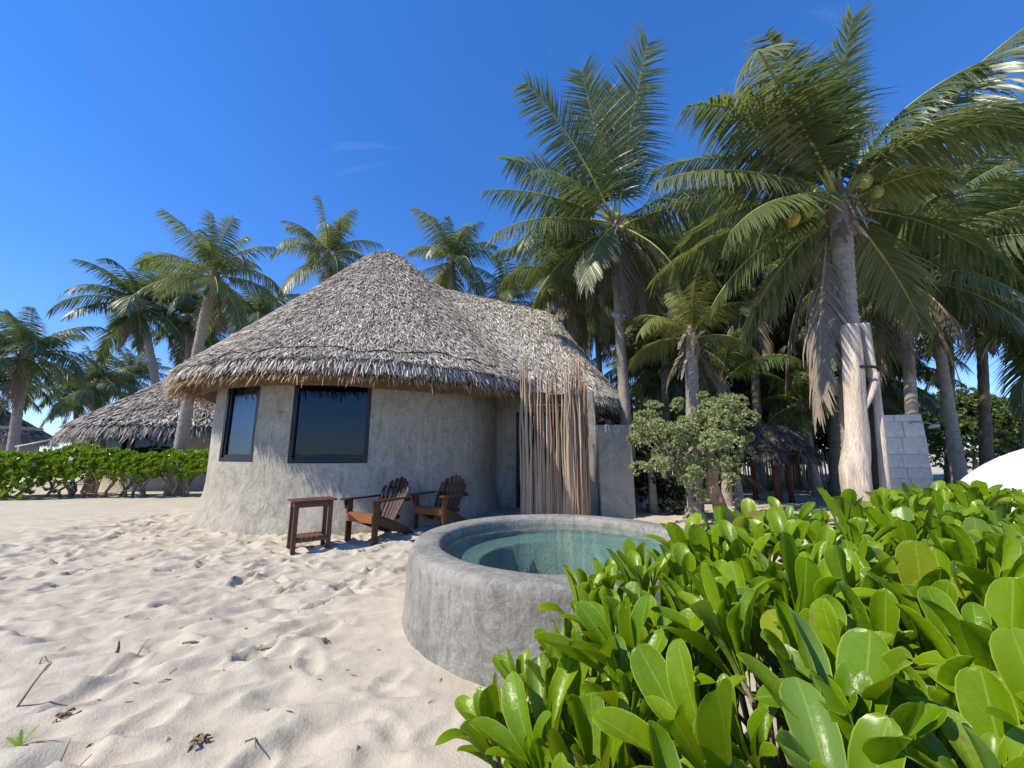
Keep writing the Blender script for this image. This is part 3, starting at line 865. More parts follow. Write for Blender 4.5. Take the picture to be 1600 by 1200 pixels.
for k in range(7): box_part('top_slat', (-.26 + .0865 * k, 0, TH - .012), (.078, .42, .024), M['table'], tbl)
for sy in (-1, 1):
    box_part('apron', (0, sy * .162, TH - .065), (.39, .025, .07), M['table'], tbl); box_part('shelf_rail', (0, sy * .15, .16), (.39, .025, .05), M['table'], tbl)
for sx in (-1, 1): box_part('end_apron', (sx * .225, 0, TH - .065), (.025, .275, .07), M['table'], tbl)
for k in range(6): box_part('shelf_slat', (-.165 + .066 * k, 0, .197), (.056, .33, .02), M['table'], tbl)

def adirondack(loc, face, wood, seat, label):
    root = empty('adirondack_chair', loc, label, 'chair')
    root.rotation_euler = (0, 0, math.atan2(face[1], face[0]) + R(90))   # local -Y faces forward
    mk = lambda n, c, d, m=wood, r=None, w=.005: box_part(n, c, d, m, root, r, w)
    for s in (-1, 1):
        mk('front_leg', (s * .31, 0, .31), (.035, .10, .62))
        # arm bracket under the arm
        mb = MB(); V = [(-.014, -.045, 0), (.014, -.045, 0), (.014, .045, 0), (-.014, .045, 0), (-.014, -.075, .13), (.014, -.075, .13), (.014, .02, .13), (-.014, .02, .13)]
        mb.add(V, [(0, 3, 2, 1), (4, 5, 6, 7), (0, 1, 5, 4), (1, 2, 6, 5), (2, 3, 7, 6), (3, 0, 4, 7)])
        obj('arm_bracket', mb.build('arm_bracket', [wood], smooth=False), root, loc=(s * .345, -.01, .485))
        # side rail that slopes to the ground and becomes the rear foot
        P = [(-.02, .30, .42), (-.02, .42, .40), (.15, .385, .3), (.55, .19, .10), (.80, .02, .005)]
        top = [(-.03, .415), (.12, .40), (.45, .275), (.72, .145), (.86, .03)]; bot = [(-.03, .31), (.10, .275), (.40, .14), (.63, .045), (.74, .0)]
        V = []
        for (yy, zz) in top + bot[::-1]: V.append((-.016, yy, zz))
        n = len(V); V += [(.016, y_, z_) for (_, y_, z_) in V]
        q = [(k, k + 1, 2 * n // 2 - 2 - k, n - 1 - k) for k in range(4)]
        Fq = [(k, n - 1 - k, n - 2 - k, k + 1) for k in range(4)] + [(n + k, n + k + 1, n + n - 2 - k, n + n - 1 - k) for k in range(4)] + [(k, (k + 1) % n, n + (k + 1) % n, n + k) for k in range(n)]
        o = obj('rear_leg', mesh('rear_leg', V, np.array(Fq), [wood], smooth=False), root, loc=(s * .265, 0, 0))
        # arm: paddle board, wider at the front
        A = [(-.055, -.12), (.055, -.13), (.085, -.08), (.08, .1), (.045, .5), (.03, .66), (-.03, .66), (-.05, .3)]
        A = [(s * -p[0] * -1, p[1]) for p in A]; n = len(A)
        V = [(p[0], p[1], 0) for p in A] + [(p[0], p[1], .026) for p in A]
        Fq = [(k, (k + 1) % n, n + (k + 1) % n, n + k) for k in range(n)]
        Ft = [(0, k + 1, k) for k in range(1, n - 1)] + [(n, n + k, n + k + 1) for k in range(1, n - 1)]
        obj('arm', mesh('arm', V, [np.array(Fq), np.array(Ft)], [wood], smooth=False), root, loc=(s * .335, 0, .622))
    mk('apron', (0, -.052, .365), (.60, .024, .115), seat)
    for k in range(6):
        yy = .0 + .083 * k; zz = .43 - max(0, k - .5) * .035
        mk('seat_slat', (0, yy, zz), (.60, .074, .022), seat if k == 0 else wood, (R(-18) if k > 0 else 0, 0, 0))
    # fan of back slats, rounded top
    tilt = R(-27)
    for k in range(7):
        u = (k - 3) / 3; w = .064; Lb = .80 - .17 * u * u
        n = 6; V = []
        x0 = u * .225; x1 = u * .285
        prof = [(-w / 2, 0), (w / 2, 0)]
        tl = Lb - (.035 * max(0, -u)) ; tr = Lb - (.035 * max(0, u))
        pts2 = [(x0 - w * .42, 0), (x0 + w * .42, 0), (x1 + w / 2, tr - .03), (x1 + w * .25, tr), (x1 - w * .25, tl), (x1 - w / 2, tl - .03)]
        cy = .035 * u * u
        V = [(p[0], -cy - .011, p[1]) for p in pts2] + [(p[0], -cy + .011, p[1]) for p in pts2]
        Fq = [(j, (j + 1) % 6, 6 + (j + 1) % 6, 6 + j) for j in range(6)]
        Ft = [(0, j, j + 1) for j in range(1, 5)] + [(6, 6 + j + 1, 6 + j) for j in range(1, 5)]
        o = obj('back_slat', mesh('back_slat', V, [np.array([f[::-1] for f in Fq]), np.array([f[::1] for f in Ft])], [wood], smooth=False), root, loc=(0, .44, .235)); o.rotation_euler = (tilt, 0, 0)
    mk('lower_back_rail', (0, .515, .33), (.56, .03, .07), wood, (tilt, 0, 0)); mk('upper_back_rail', (0, .655, .60), (.74, .028, .06), wood, (tilt * .5, 0, 0))
    mk('top_back_rail', (0, .735, .77), (.52, .025, .05), wood, (tilt, 0, 0))
    return root
adirondack((-2.35, 6.29, ground(-2.35, 6.29)), (-.51, -.86), M['chair'], M['apron'], 'very dark brown slatted garden armchair beside the side table')
adirondack((-1.46, 7.12, ground(-1.46, 7.12)), (-.46, -.89), M['chair2'], M['apron'], 'lighter brown slatted garden armchair partly behind the pool rim')

# ------------------------------------------------------------------ palms
def frond_mesh(e0, droop, L, seed, mat, rib, nl=70, wind=(.05, .08), lf=1.0, gdrop=1.0, seg=4, width=.042, pet=.16, dens=1.0, ragged=.12):
    """a feather frond that starts at the origin and goes out along +X; degrees"""
    g = np.random.default_rng(seed)
    n = 26; s = np.linspace(0, 1, n)
    el = np.radians(e0 - droop * s ** 1.35)
    yaw = np.radians(g.normal(0, 9)) * s ** 1.5
    T = np.column_stack([np.cos(el) * np.cos(yaw), np.cos(el) * np.sin(yaw), np.sin(el)])
    P = np.concatenate([[np.zeros(3)], np.cumsum(T[:-1] * (L / (n - 1)), 0)])
    roll = np.radians(g.normal(0, 14))
    mb = MB()
    rad = .032 * (1 - s) ** .8 * (L / 3.5) + .004; rad[0] *= 1.7; rad[1] *= 1.3
    mb.tube(P, rad, 5, 1)
    sl = np.sort(np.concatenate([np.linspace(pet, 1, nl), np.linspace(pet, 1, nl)]) + g.normal(0, .003, 2 * nl)).clip(0, 1)
    side = np.where(np.arange(2 * nl) % 2 == 0, 1.0, -1.0)
    keep = g.random(2 * nl) < dens
    sl, side = sl[keep], side[keep]; m = len(sl)
    Pi = np.column_stack([np.interp(sl, s, P[:, k]) for k in range(3)]); Ti = unit(np.column_stack([np.interp(sl, s, T[:, k]) for k in range(3)]))
    Sd = unit(np.cross(np.array((0, 0, 1.0)), Ti)); Nn = np.cross(Ti, Sd)
    Sr = Sd * math.cos(roll) + Nn * math.sin(roll); Nr = np.cross(Ti, Sr)
    q = (sl - pet) / (1 - pet)
    LL = lf * L * .38 * (np.clip(.55 + 1.6 * q, 0, 1) * np.clip(1.28 - q, 0, 1) ** .8) * g.uniform(.8, 1.12, m)
    LL *= np.where(g.random(m) < ragged, g.uniform(.4, .8, m), 1)
    a = np.radians(16 + 34 * q + g.normal(0, 3.2, m))
    d = Sr * (side * np.cos(a))[:, None] + Ti * np.sin(a)[:, None] + Nr * (.16 - .1 * q + g.normal(0, .05, m))[:, None]
    d = unit(unit(d) + np.array((0, 0, -1.0)) * (.60 * gdrop * g.uniform(.78, 1.22, m))[:, None]); c = Pi.copy(); nodes = []
    grav = np.array((0, 0, -1.0)); wv = np.array((wind[0], wind[1], 0))
    stiff = g.uniform(.8, 1.2, m) * gdrop
    prof = {4: [.6, 1, .85, .5, .05], 3: [.7, 1, .6, .05], 2: [.7, 1, .06]}[seg]
    tw = g.normal(0, .20, m)
    for k in range(seg + 1):
        w = unit(np.cross(d, Nr + 1e-3)); w2 = np.cross(w, d); w = w * np.cos(tw)[:, None] + w2 * np.sin(tw)[:, None]
        hw = (width * (L / 3.6) ** .5 * prof[k] * .5)
        nodes += [c - w * hw, c + w * hw]
        if k < seg:
            c = c + d * (LL / seg)[:, None]
            d = unit(d + (grav * .26 + wv)[None] * (stiff * (4 / seg))[:, None] * (.6 + .35 * k))
    V = np.stack(nodes, 1).reshape(-1, 3); b = (np.arange(m) * 2 * (seg + 1))[:, None]
    mb.add(V, np.concatenate([b + np.array([2 * k, 2 * k + 1, 2 * k + 3, 2 * k + 2]) for k in range(seg)]), 0)
    return mb.build('frond', [mat, rib])

def trunk_mesh(P0, P1, bow, r0, r1, mat, n=60, scars=True, seed=0):
    P0 = np.array(P0, float); P1 = np.array(P1, float); t = np.linspace(0, 1, n)
    mid = (P0 + P1) / 2 + np.array(bow)
    P = ((1 - t) ** 2)[:, None] * P0 + (2 * t * (1 - t))[:, None] * mid + (t ** 2)[:, None] * P1
    r = r1 + (r0 - r1) * np.clip(1 - t * 1.5, 0, 1) ** 2 + .03 * r0 / .2 * np.exp(-t * 30)
    if scars: r = r * (1 + .035 * ((np.arange(n) % 2) * 2 - 1))
    mb = MB(); mb.tube(P, r, 14, 0, True, .07, seed)
    return mb.build('trunk', [mat])

def coco_mesh(mat, seed):
    g = np.random.default_rng(seed); mb = MB()
    zz = np.linspace(-1, 1, 11); P = np.column_stack([zz * 0, zz * 0, zz * .13])
    r = .105 * np.sqrt(np.clip(1 - zz ** 2, .02, 1)) * (1 + .12 * zz)
    V, Fq, C = tube(P, r, 12); a = np.arctan2(V[:, 1], V[:, 0]); V[:, :2] *= (1 + .06 * np.cos(3 * a))[:, None]
    mb.add(V, Fq); mb.F3.append(C); mb.m3.append(np.zeros(len(C), int))
    mb.tube([(0, 0, .12), (.02, 0, .2), (.06, 0, .3)], [.022, .014, .012], 5)
    return mb.build('coconut', [mat])
COCO = [coco_mesh(M['coco'], 1), coco_mesh(M['coco_y'], 2)]

def fibre_mesh(seed, n=46, Lm=.55, rad=.17, mat=None):
    g = np.random.default_rng(seed); a = g.uniform(0, 6.28, n); z = g.uniform(-.55, .12, n)
    out = np.column_stack([np.cos(a), np.sin(a), np.zeros(n)])
    P = out * rad + np.column_stack([np.zeros(n), np.zeros(n), z])
    up = np.where(g.random(n) < .45, 1.0, -1.0)
    D = unit(out * g.uniform(.2, .8, n)[:, None] + np.array((0, 0, 1.0)) * up[:, None] + g.normal(0, .2, (n, 3)))
    Nn = unit(out - D * np.sum(out * D, 1)[:, None])
    V, Fq = blades(P, D, Nn, Lm * g.uniform(.35, 1, n), .085 * g.uniform(.4, 1.3, n), .1, seed, 3, .25)
    mb = MB(); mb.add(V, Fq)
    # swollen boot of old leaf bases
    P = [(0, 0, -.6), (0, 0, -.35), (0, 0, -.1), (0, 0, .12), (0, 0, .3)]
    mb.tube(P, [rad * .8, rad * 1.05, rad * 1.15, rad * .95, rad * .4], 9, 0, True, .3, seed)
    return mb.build('crown_fibre', [mat or M['fibre']], smooth=False)
FIB = [fibre_mesh(60 + k) for k in range(4)]

PROTO = {}
BINS = [(80, 32), (67, 58), (52, 80), (36, 88), (16, 80), (-8, 60), (-34, 42)]
def proto(b, v, kind):
    key = (b, v, kind)
    if key not in PROTO:
        e, dr = BINS[b]; mt = {'n': 'frond', 'f': 'frond_far', 'y': 'frond_y', 'g': 'frond_young'}[kind]
        gg = random.Random(b * 31 + v * 7 + 5)
        PROTO[key] = frond_mesh(e + gg.uniform(-6, 6), dr * gg.uniform(.75, 1.3), 3.0, b * 17 + v * 5 + 3, M[mt], M['rachis'], nl=72, seg=3, width=.044, gdrop=1.0)
    return PROTO[key]
DEAD = [frond_mesh(e, dr, 2.8, 900 + k, M['frond_dead'], M['rachis_dead'], nl=46, seg=3, gdrop=2.2, width=.04, dens=.8, ragged=.4) for k, (e, dr) in enumerate([(-40, 45), (-58, 30), (-72, 16), (-25, 60)])]

def palm(name, base, crown, label, nfr=22, L=3.0, bow=(0, 0, 0), r0=.2, r1=.13, kind='f', fr=None, dead=4, coco=0, group=None, seed=0, trunk='trunk', top=6, maxb=6, n=44, spin=None, cocodir=None):
    g = random.Random(seed); base = Vector(base); crown = Vector(crown)
    root = empty(name, base, label, 'palm tree', group)
    rel = crown - base
    obj('trunk', trunk_mesh((0, 0, 0), rel, bow, r0, r1, M[trunk], n, True, seed), root)
    fb = obj('crown_fibre', FIB[seed % 4], root, rel, g.uniform(0, 6), max(.55, r1 / .15))
    tilt = 0
    if fr is None:
        a0 = g.uniform(0, 6.28) if spin is None else R(spin)
        for k in range(nfr):
            b = min(maxb, int(k / nfr * (maxb + 1)))
            me = proto(b, k % 3, kind)
            sc = L / 3.0 * g.uniform(.85, 1.12) * (.8 if b == 0 else 1)
            o = obj('frond', me, root, rel + Vector((0, 0, .12 - .04 * b)), a0 + k * 2.39996 + g.uniform(-.2, .2), sc)
    else:
        for k, f in enumerate(fr):
            az, e, dr, ll = f[:4]; kw = f[4] if len(f) > 4 else {}
            mt = kw.pop('mat', {'n': 'frond', 'f': 'frond_far', 'y': 'frond_y', 'g': 'frond_young'}[kind]) if kw else {'n': 'frond', 'f': 'frond_far', 'y': 'frond_y', 'g': 'frond_young'}[kind]
            me = frond_mesh(e, dr, ll, seed * 100 + k, M[mt], M['rachis'], nl=92, seg=4, width=.040, **kw)
            obj('frond', me, root, rel + Vector((math.cos(R(az)) * .08, math.sin(R(az)) * .08, .12 - .18 * (e < 20))), R(az))
    for k in range(dead):
        obj('dead_frond', DEAD[k % 4], root, rel + Vector((0, 0, -.18)), g.uniform(0, 6.28), L / 3.0 * g.uniform(.7, 1.0))
    for k in range(coco):
        a_ = (R(cocodir) + g.uniform(-1.0, 1.0)) if cocodir is not None else g.uniform(0, 6.28); rr = r1 + g.uniform(.12, .26)
        o = obj('coconut', COCO[1 if g.random() < .2 else 0], root, rel + Vector((math.cos(a_) * rr, math.sin(a_) * rr, -.12 - .28 * g.random())), a_, g.uniform(.8, 1.05))
        o.rotation_euler = (g.uniform(-.4, .4), g.uniform(-.4, .4), a_)
    return root

def gnd(p): return Vector((p.x, p.y, ground(p.x, p.y) - .05))
def base_at(u, Y): k = Y; return Vector(((u - 800) / 600 * Y / (CP + .2 * SP) * 1.0, Y, 0))

# the big palm by the driftwood log
c = at(1312, 318, 6.0)
hero = [
 (186, 84, 112, 3.3, dict(gdrop=.7)), (215, 80, 84, 3.1, dict(gdrop=.6)), (255, 84, 34, 2.7, dict(gdrop=.5)), (100, 80, 30, 2.6), (20, 80, 26, 2.5, dict(gdrop=.4, lf=.7)), (330, 66, 60, 2.6),
 (345, 46, 10, 4.3, dict(gdrop=1.5)), (20, 30, 24, 4.2, dict(gdrop=1.7)), (206, 60, 112, 3.7, dict(gdrop=1.0)), (188, 62, 96, 3.5, dict(gdrop=1.1)), (165, 48, 66, 3.3), (186, 20, 46, 3.3, dict(gdrop=1.4)), (205, -4, 46, 3.0, dict(gdrop=1.3)),
 (322, 50, 138, 3.3, dict(gdrop=.9)), (338, 60, 150, 3.4, dict(gdrop=.8)), (302, 35, 120, 2.4, dict(gdrop=1.0)), (60, 40, 60, 3.2), (120, 36, 60, 3.2), (150, 10, 50, 3.2), (40, 8, 50, 3.2), (0, -6, 50, 2.9), (85, -5, 45, 2.8), (175, -22, 40, 2.8), (120, -30, 40, 2.6), (20, -35, 36, 2.6), (300, 12, 70, 1.4, dict(mat='frond_y'))]
palm('coconut_palm', (5.24, 6.0, ground(5.24, 6.0) - .05), c, 'large coconut palm with green coconuts lashed to the bleached driftwood log', bow=(-.10, 0, 0), r0=.26, r1=.155, kind='n', fr=hero, dead=0, coco=0, seed=1, n=110)
hroot = bpy.data.objects['coconut_palm']; hc = Vector(c) - hroot.location
for (u, v, d, mi) in ((1253, 312, -.15, 0), (1277, 304, -.1, 0), (1240, 343, -.05, 1), (1352, 285, -.2, 0), (1370, 300, -.1, 0), (1388, 291, .0, 0), (1262, 330, .1, 0)):
    o = obj('coconut', COCO[mi], hroot, at(u, v, 5.62 + d) - hroot.location, random.uniform(0, 6), .92); o.rotation_euler = (random.uniform(-.3, .3), random.uniform(-.3, .3), random.uniform(0, 6))
for (az, e, dr, ll) in ((150, -62, 22, 2.6), (200, -70, 12, 2.9), (175, -76, 8, 3.1)):
    obj('dead_frond', frond_mesh(e, dr, ll, int(az), M['frond_dead'], M['rachis_dead'], nl=70, seg=4, gdrop=2.2, dens=.85, ragged=.4), hroot, hc + Vector((-.18, .15, -.55)), R(az))

# the palm right of the hut roof
c = at(962, 352, 9.8)
pal2 = [
 (298, 76, 10, 4.6, dict(gdrop=.3)), (318, 82, 14, 4.0, dict(gdrop=.3)), (262, 84, 10, 3.6, dict(gdrop=.3)), (206, 62, 26, 4.3, dict(gdrop=.6)), (228, 72, 18, 3.8, dict(gdrop=.4)), (168, 54, 34, 4.0),
 (188, 24, 40, 3.7, dict(gdrop=1.4)), (215, 30, 70, 3.2), (200, 2, 40, 3.6, dict(gdrop=1.3)), (150, 28, 60, 3.4), (110, 40, 60, 3.4), (60, 46, 60, 3.6), (5, 34, 36, 3.8, dict(gdrop=1.3)), (340, 16, 40, 3.2), (30, 8, 50, 3.4), (90, 10, 60, 3.2), (135, -10, 45, 3.2), (180, -28, 40, 3.2), (225, -40, 34, 2.8), (350, -22, 40, 3.0), (310, -40, 30, 2.6), (45, -30, 40, 3)]
palm('coconut_palm', (2.98, 9.8, ground(2.98, 9.8) - .05), c, 'tall coconut palm with upright fronds rising just beside the right roof corner', bow=(-.12, .1, 0), r0=.2, r1=.125, kind='n', fr=pal2, dead=9, coco=5, seed=2, n=84, trunk='trunk', cocodir=320)

P_ = []
def pix_palm(name, crown_px, Y, base_u, label, dY=0, bow=(0, 0, 0), **kw):
    c = at(crown_px[0], crown_px[1], Y); b = base_at(base_u, Y + dY); b.z = ground(b.x, b.y) - .05
    return palm(name, b, c, label, bow=bow, **kw)
G1 = 'palms behind the huts'
pix_palm('coconut_palm', (38, 556), 17, 22, 'dark drooping coconut palm in front of the sand-coloured roofs beyond the hedge', L=2.7, r0=.22, r1=.16, seed=3, nfr=26, kind='f', dead=3)
pix_palm('coconut_palm', (216, 478), 20, 262, 'coconut palm with a ball of brown coconuts leaning over the farther hut', L=3.3, bow=(.5, 0, .4), seed=4, nfr=24, coco=12, dead=4, r1=.18, r0=.24)
pix_palm('coconut_palm', (334, 432), 13.0, 280, 'slim leaning coconut palm strapped near its base in front of the farther hut', L=2.45, bow=(-.2, 0, .2), seed=5, nfr=22, kind='n', dead=2, coco=2, r0=.25, r1=.15, n=70)
pix_palm('coconut_palm', (295, 500), 23, 300, 'shadowy coconut palm between the two leaning palms beyond the farther hut', L=3.6, seed=6, nfr=26, dead=6, r1=.18)
pix_palm('coconut_palm', (400, 500), 22, 405, 'coconut palm half hidden behind the hut roof slope, beside the leaning palm', L=3.2, seed=7, nfr=24, dead=3, r1=.17)
pix_palm('coconut_palm', (512, 400), 16, 520, 'sunlit coconut palm peeking over the left slope of the hut roof', L=2.7, seed=8, nfr=22, kind='n', dead=2)
pix_palm('coconut_palm', (705, 408), 16, 700, 'coconut palm peeking over the roof just right of its peak', L=2.6, seed=9, nfr=22, kind='n', dead=2)
pix_palm('coconut_palm', (888, 428), 12.6, 905, 'coconut palm hung with dead fronds behind the lower roof ridge', L=3.0, seed=10, nfr=24, kind='n', dead=10, n=70, r1=.13)
pix_palm('coconut_palm', (795, 470), 17, 800, 'low coconut palm whose fronds show above the roof saddle', L=2.6, seed=11, nfr=18, kind='n', dead=2)
pix_palm('young_palm', (1080, 528), 8.6, 1078, 'short palm with pale yellowish arching fronds above the silvery shrub', L=1.75, seed=12, nfr=11, kind='y', dead=5, r0=.2, r1=.14, maxb=4, spin=200)
pix_palm('young_palm', (1128, 598), 10.4, 1130, 'young palm with upright fresh green fronds beside the small palapa', L=2.1, seed=13, nfr=9, kind='g', dead=1, r0=.14, r1=.10, maxb=3, spin=70)
pix_palm('coconut_palm', (1412, 428), 9.0, 1418, 'palm with straight trunk and hanging dead fronds behind the stone shower wall', L=3.0, seed=14, nfr=26, kind='n', dead=9, r1=.11, r0=.15, n=80)
pix_palm('coconut_palm', (1448, 400), 9.8, 1492, 'palm with strongly curved trunk right of the stone shower wall', L=3.2, bow=(.0, 0, .9), seed=15, nfr=24, kind='n', dead=4, r1=.105, r0=.17, n=90)
pix_palm('coconut_palm', (1598, 350), 10.0, 1600, 'palm at the clearing edge above the white canvas dome', L=3.1, seed=16, nfr=24, kind='n', dead=4)
pix_palm('coconut_palm', (1690, 470), 9.5, 1720, 'palm whose long drooping fronds hang in front of the green trees', L=3.6, seed=17, nfr=22, kind='n', dead=2)
pix_palm('coconut_palm', (1252, 628), 12.5, 1272, 'small thin coconut palm standing on the bright sand by the small palapa', L=1.5, seed=18, nfr=14, kind='g', dead=4, r0=.17, r1=.10)
BT = []
bg = [(1040, 430, 14, 3.2), (1110, 400, 16, 3.4), (1175, 450, 13.5, 3.0), (1235, 420, 15.5, 3.3), (1300, 470, 13, 3.0), (1010, 500, 16, 3.0), (1150, 530, 17, 3.0), (1350, 400, 15, 3.3), (1480, 380, 15, 3.4), (1225, 530, 16, 2.8), (930, 470, 17, 3.0), (1075, 560, 15, 2.6), (1360, 520, 16, 3.0), (1530, 440, 13, 3.0), (1290, 560, 18, 2.8)]
for k, (u, v, Y, L) in enumerate(bg):
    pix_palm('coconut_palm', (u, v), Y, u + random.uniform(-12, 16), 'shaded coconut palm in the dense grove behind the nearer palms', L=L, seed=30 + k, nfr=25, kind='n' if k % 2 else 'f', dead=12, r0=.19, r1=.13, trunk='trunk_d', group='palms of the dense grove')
lowp = [(1030, 600, 15.5, 2.4), (1105, 610, 17, 2.6), (1170, 600, 18, 2.6), (1215, 590, 14.5, 2.4), (1310, 610, 15, 2.4), (1385, 590, 17, 2.8), (1000, 570, 18, 2.8), (1270, 500, 19, 3.4), (1060, 480, 19, 3.6), (1130, 460, 20, 3.8), (1190, 400, 18, 3.4)]
for k, (u, v, Y, L) in enumerate(lowp):
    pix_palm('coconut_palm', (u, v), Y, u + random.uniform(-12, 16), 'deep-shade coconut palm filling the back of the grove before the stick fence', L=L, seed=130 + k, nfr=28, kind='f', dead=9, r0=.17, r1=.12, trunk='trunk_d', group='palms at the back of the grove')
for k, (u, Y, z, rr) in enumerate([(985, 21, 2.4, (2.2, 1.2, 2.4)), (1070, 22, 2.6, (2.4, 1.2, 2.6)), (1150, 21.5, 2.4, (2.3, 1.2, 2.4)), (1235, 22.5, 2.7, (2.5, 1.2, 2.7)), (1320, 21, 2.5, (2.4, 1.2, 2.5)), (1395, 22, 2.4, (2.2, 1.2, 2.3))]):
    q = base_at(u, Y); BT.append((q.x, Y, z, rr, k))
bgl = [(150, 600, 26, 3.0), (-20, 600, 24, 3.2), (120, 620, 30, 3.0), (205, 590, 30, 3.2)]
for k, (u, v, Y, L) in enumerate(bgl):
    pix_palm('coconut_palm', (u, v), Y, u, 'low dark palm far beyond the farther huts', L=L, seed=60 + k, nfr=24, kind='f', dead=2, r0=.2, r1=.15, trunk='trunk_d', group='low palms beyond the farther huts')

# ------------------------------------------------------------------ foliage masses
def leaf_quads(C, D, Nn, L, W, mb, m=0):
    """folded pointed leaves, 4 triangles"""
    S = unit(np.cross(D, Nn)); n = len(C); L = L[:, None]; W = W[:, None]
    V = np.stack([C, C + D * L * .55 + S * W * .5 + Nn * W * .18, C + D * L, C + D * L * .55 - S * W * .5 + Nn * W * .18, C + D * L * .5], 1)
    b = (np.arange(n) * 5)[:, None]
    mb.add(V.reshape(-1, 3), np.concatenate([b + np.array(q) for q in ((0, 1, 4), (1, 2, 4), (2, 3, 4), (3, 0, 4))]), m)

def rosettes(C, A, L, W, g, mb, k=8, spread=.8, m=0):
    """whorls of leaves about axes A"""
    n = len(C); C = np.repeat(C, k, 0); A = np.repeat(A, k, 0); m_ = len(C)
    ph = np.tile(np.arange(k) * 2.4, n) + np.repeat(g.uniform(0, 6.28, n), k)
    ref = np.where(np.abs(A[:, 2:3]) > .9, np.array([(1.0, 0, 0)]), np.array([(0, 0, 1.0)]))
    X = unit(np.cross(ref, A)); Y = np.cross(A, X)
    o = X * np.cos(ph)[:, None] + Y * np.sin(ph)[:, None]
    op = g.uniform(.25, 1.0, m_) * spread
    D = unit(A * np.cos(op)[:, None] + o * np.sin(op)[:, None]); Nn = unit(A * np.sin(op)[:, None] - o * np.cos(op)[:, None])
    leaf_quads(C, D, Nn, L * g.uniform(.65, 1.15, m_), W * g.uniform(.7, 1.15, m_), mb, m)

def blob_points(c, r, n, g, shell=.55):
    d = unit(g.normal(0, 1, (n, 3))); d[:, 2] = np.abs(d[:, 2]) * np.where(g.random(n) < .75, 1, -1)
    q = g.uniform(shell, 1, n) ** .5 * (1 + .22 * (fbm(d[:, 0] * 3 + 7, d[:, 1] * 3 + d[:, 2] * 2, 3, 2) - .5) * 2)
    return np.array(c) + d * q[:, None] * np.array(r), d

# left hedge (two shrubs masses)
def hedge(label, path, hh, ww, n, leaf, seed, stems=18, leafmat='hedge', open_low=.0):
    g = np.random.default_rng(seed); path = np.array(path, float); b0 = path.mean(0)
    root = empty('hedge', (b0[0], b0[1], 0), label, 'hedge')
    t = g.uniform(0, len(path) - 1.001, n); i = t.astype(int); f = t - i
    xy = path[i] * (1 - f)[:, None] + path[i + 1] * f[:, None]
    tn = unit(path[i + 1] - path[i]); nn = np.column_stack([-tn[:, 1], tn[:, 0]])
    a = g.uniform(-.15, math.pi + .15, n)
    rs = g.uniform(.72, 1.0, n)
    bump_ = 1 + .42 * (fbm(t * 2.2, a * 1.2, 3, seed) - .5) * 2
    lat = np.cos(a) * ww / 2 * rs * bump_; zc = hh * .52
    z = zc + np.sin(a) * hh * .46 * rs * bump_ - np.where(g.random(n) < .38, g.uniform(0, hh * .62 * (1 - open_low), n), 0) * (np.abs(np.cos(a)) > .5)
    z = np.maximum(z, .08 + open_low * .3 * g.random(n))
    C = np.column_stack([xy + nn * lat[:, None] - b0, z])
    out = np.column_stack([nn * np.cos(a)[:, None], np.sin(a) + .5])
    A = unit(out + g.normal(0, .3, (n, 3)) + np.array((-.1, -.1, .3)))
    mb = MB(); rosettes(C, A, leaf, leaf * .42, g, mb, 8, .95)
    tag(obj('foliage', mb.build('hedge_foliage', [M[leafmat]], smooth=True), root), kind='stuff')
    for k in range(stems):
        s = (k + g.random()) / stems * (len(path) - 1.001); i = int(s); f = s - i
        p = path[i] * (1 - f) + path[i + 1] * f - b0 + g.normal(0, ww * .12, 2)
        mb = MB(); pts = [(p[0], p[1], -.05)]
        for q in range(1, 6): pts.append((pts[-1][0] + g.normal(0, .10), pts[-1][1] + g.normal(0, .08), hh * .72 * q / 5))
        mb.tube(pts, np.linspace(.045, .016, 6), 6)
        for b in range(4):
            q = np.array(pts[g.integers(1, 4)]); e = q + np.array((g.normal(0, .3), g.normal(0, .2), g.uniform(.2, .5)))
            mb.tube([q, (q + e) / 2 + g.normal(0, .05, 3), e], [.025, .018, .010], 5)
        obj('stem', mb.build('hedge_stem', [M['stem']]), root)
hedge('clipped green leafy hedge with bare twisted stems between the two huts', [(-14.4, 12.3), (-12.3, 12.3), (-10.3, 12.6), (-8.2, 12.9)], 1.42, 1.1, 1700, .15, 71, 22, open_low=.75)
hedge('dense dark green hedge end with leaves down to the sand, left of the wooden post', [(-20.5, 12.6), (-18.0, 11.8), (-16.0, 11.9), (-14.3, 12.3)], 1.42, 1.7, 2000, .17, 72, 10)

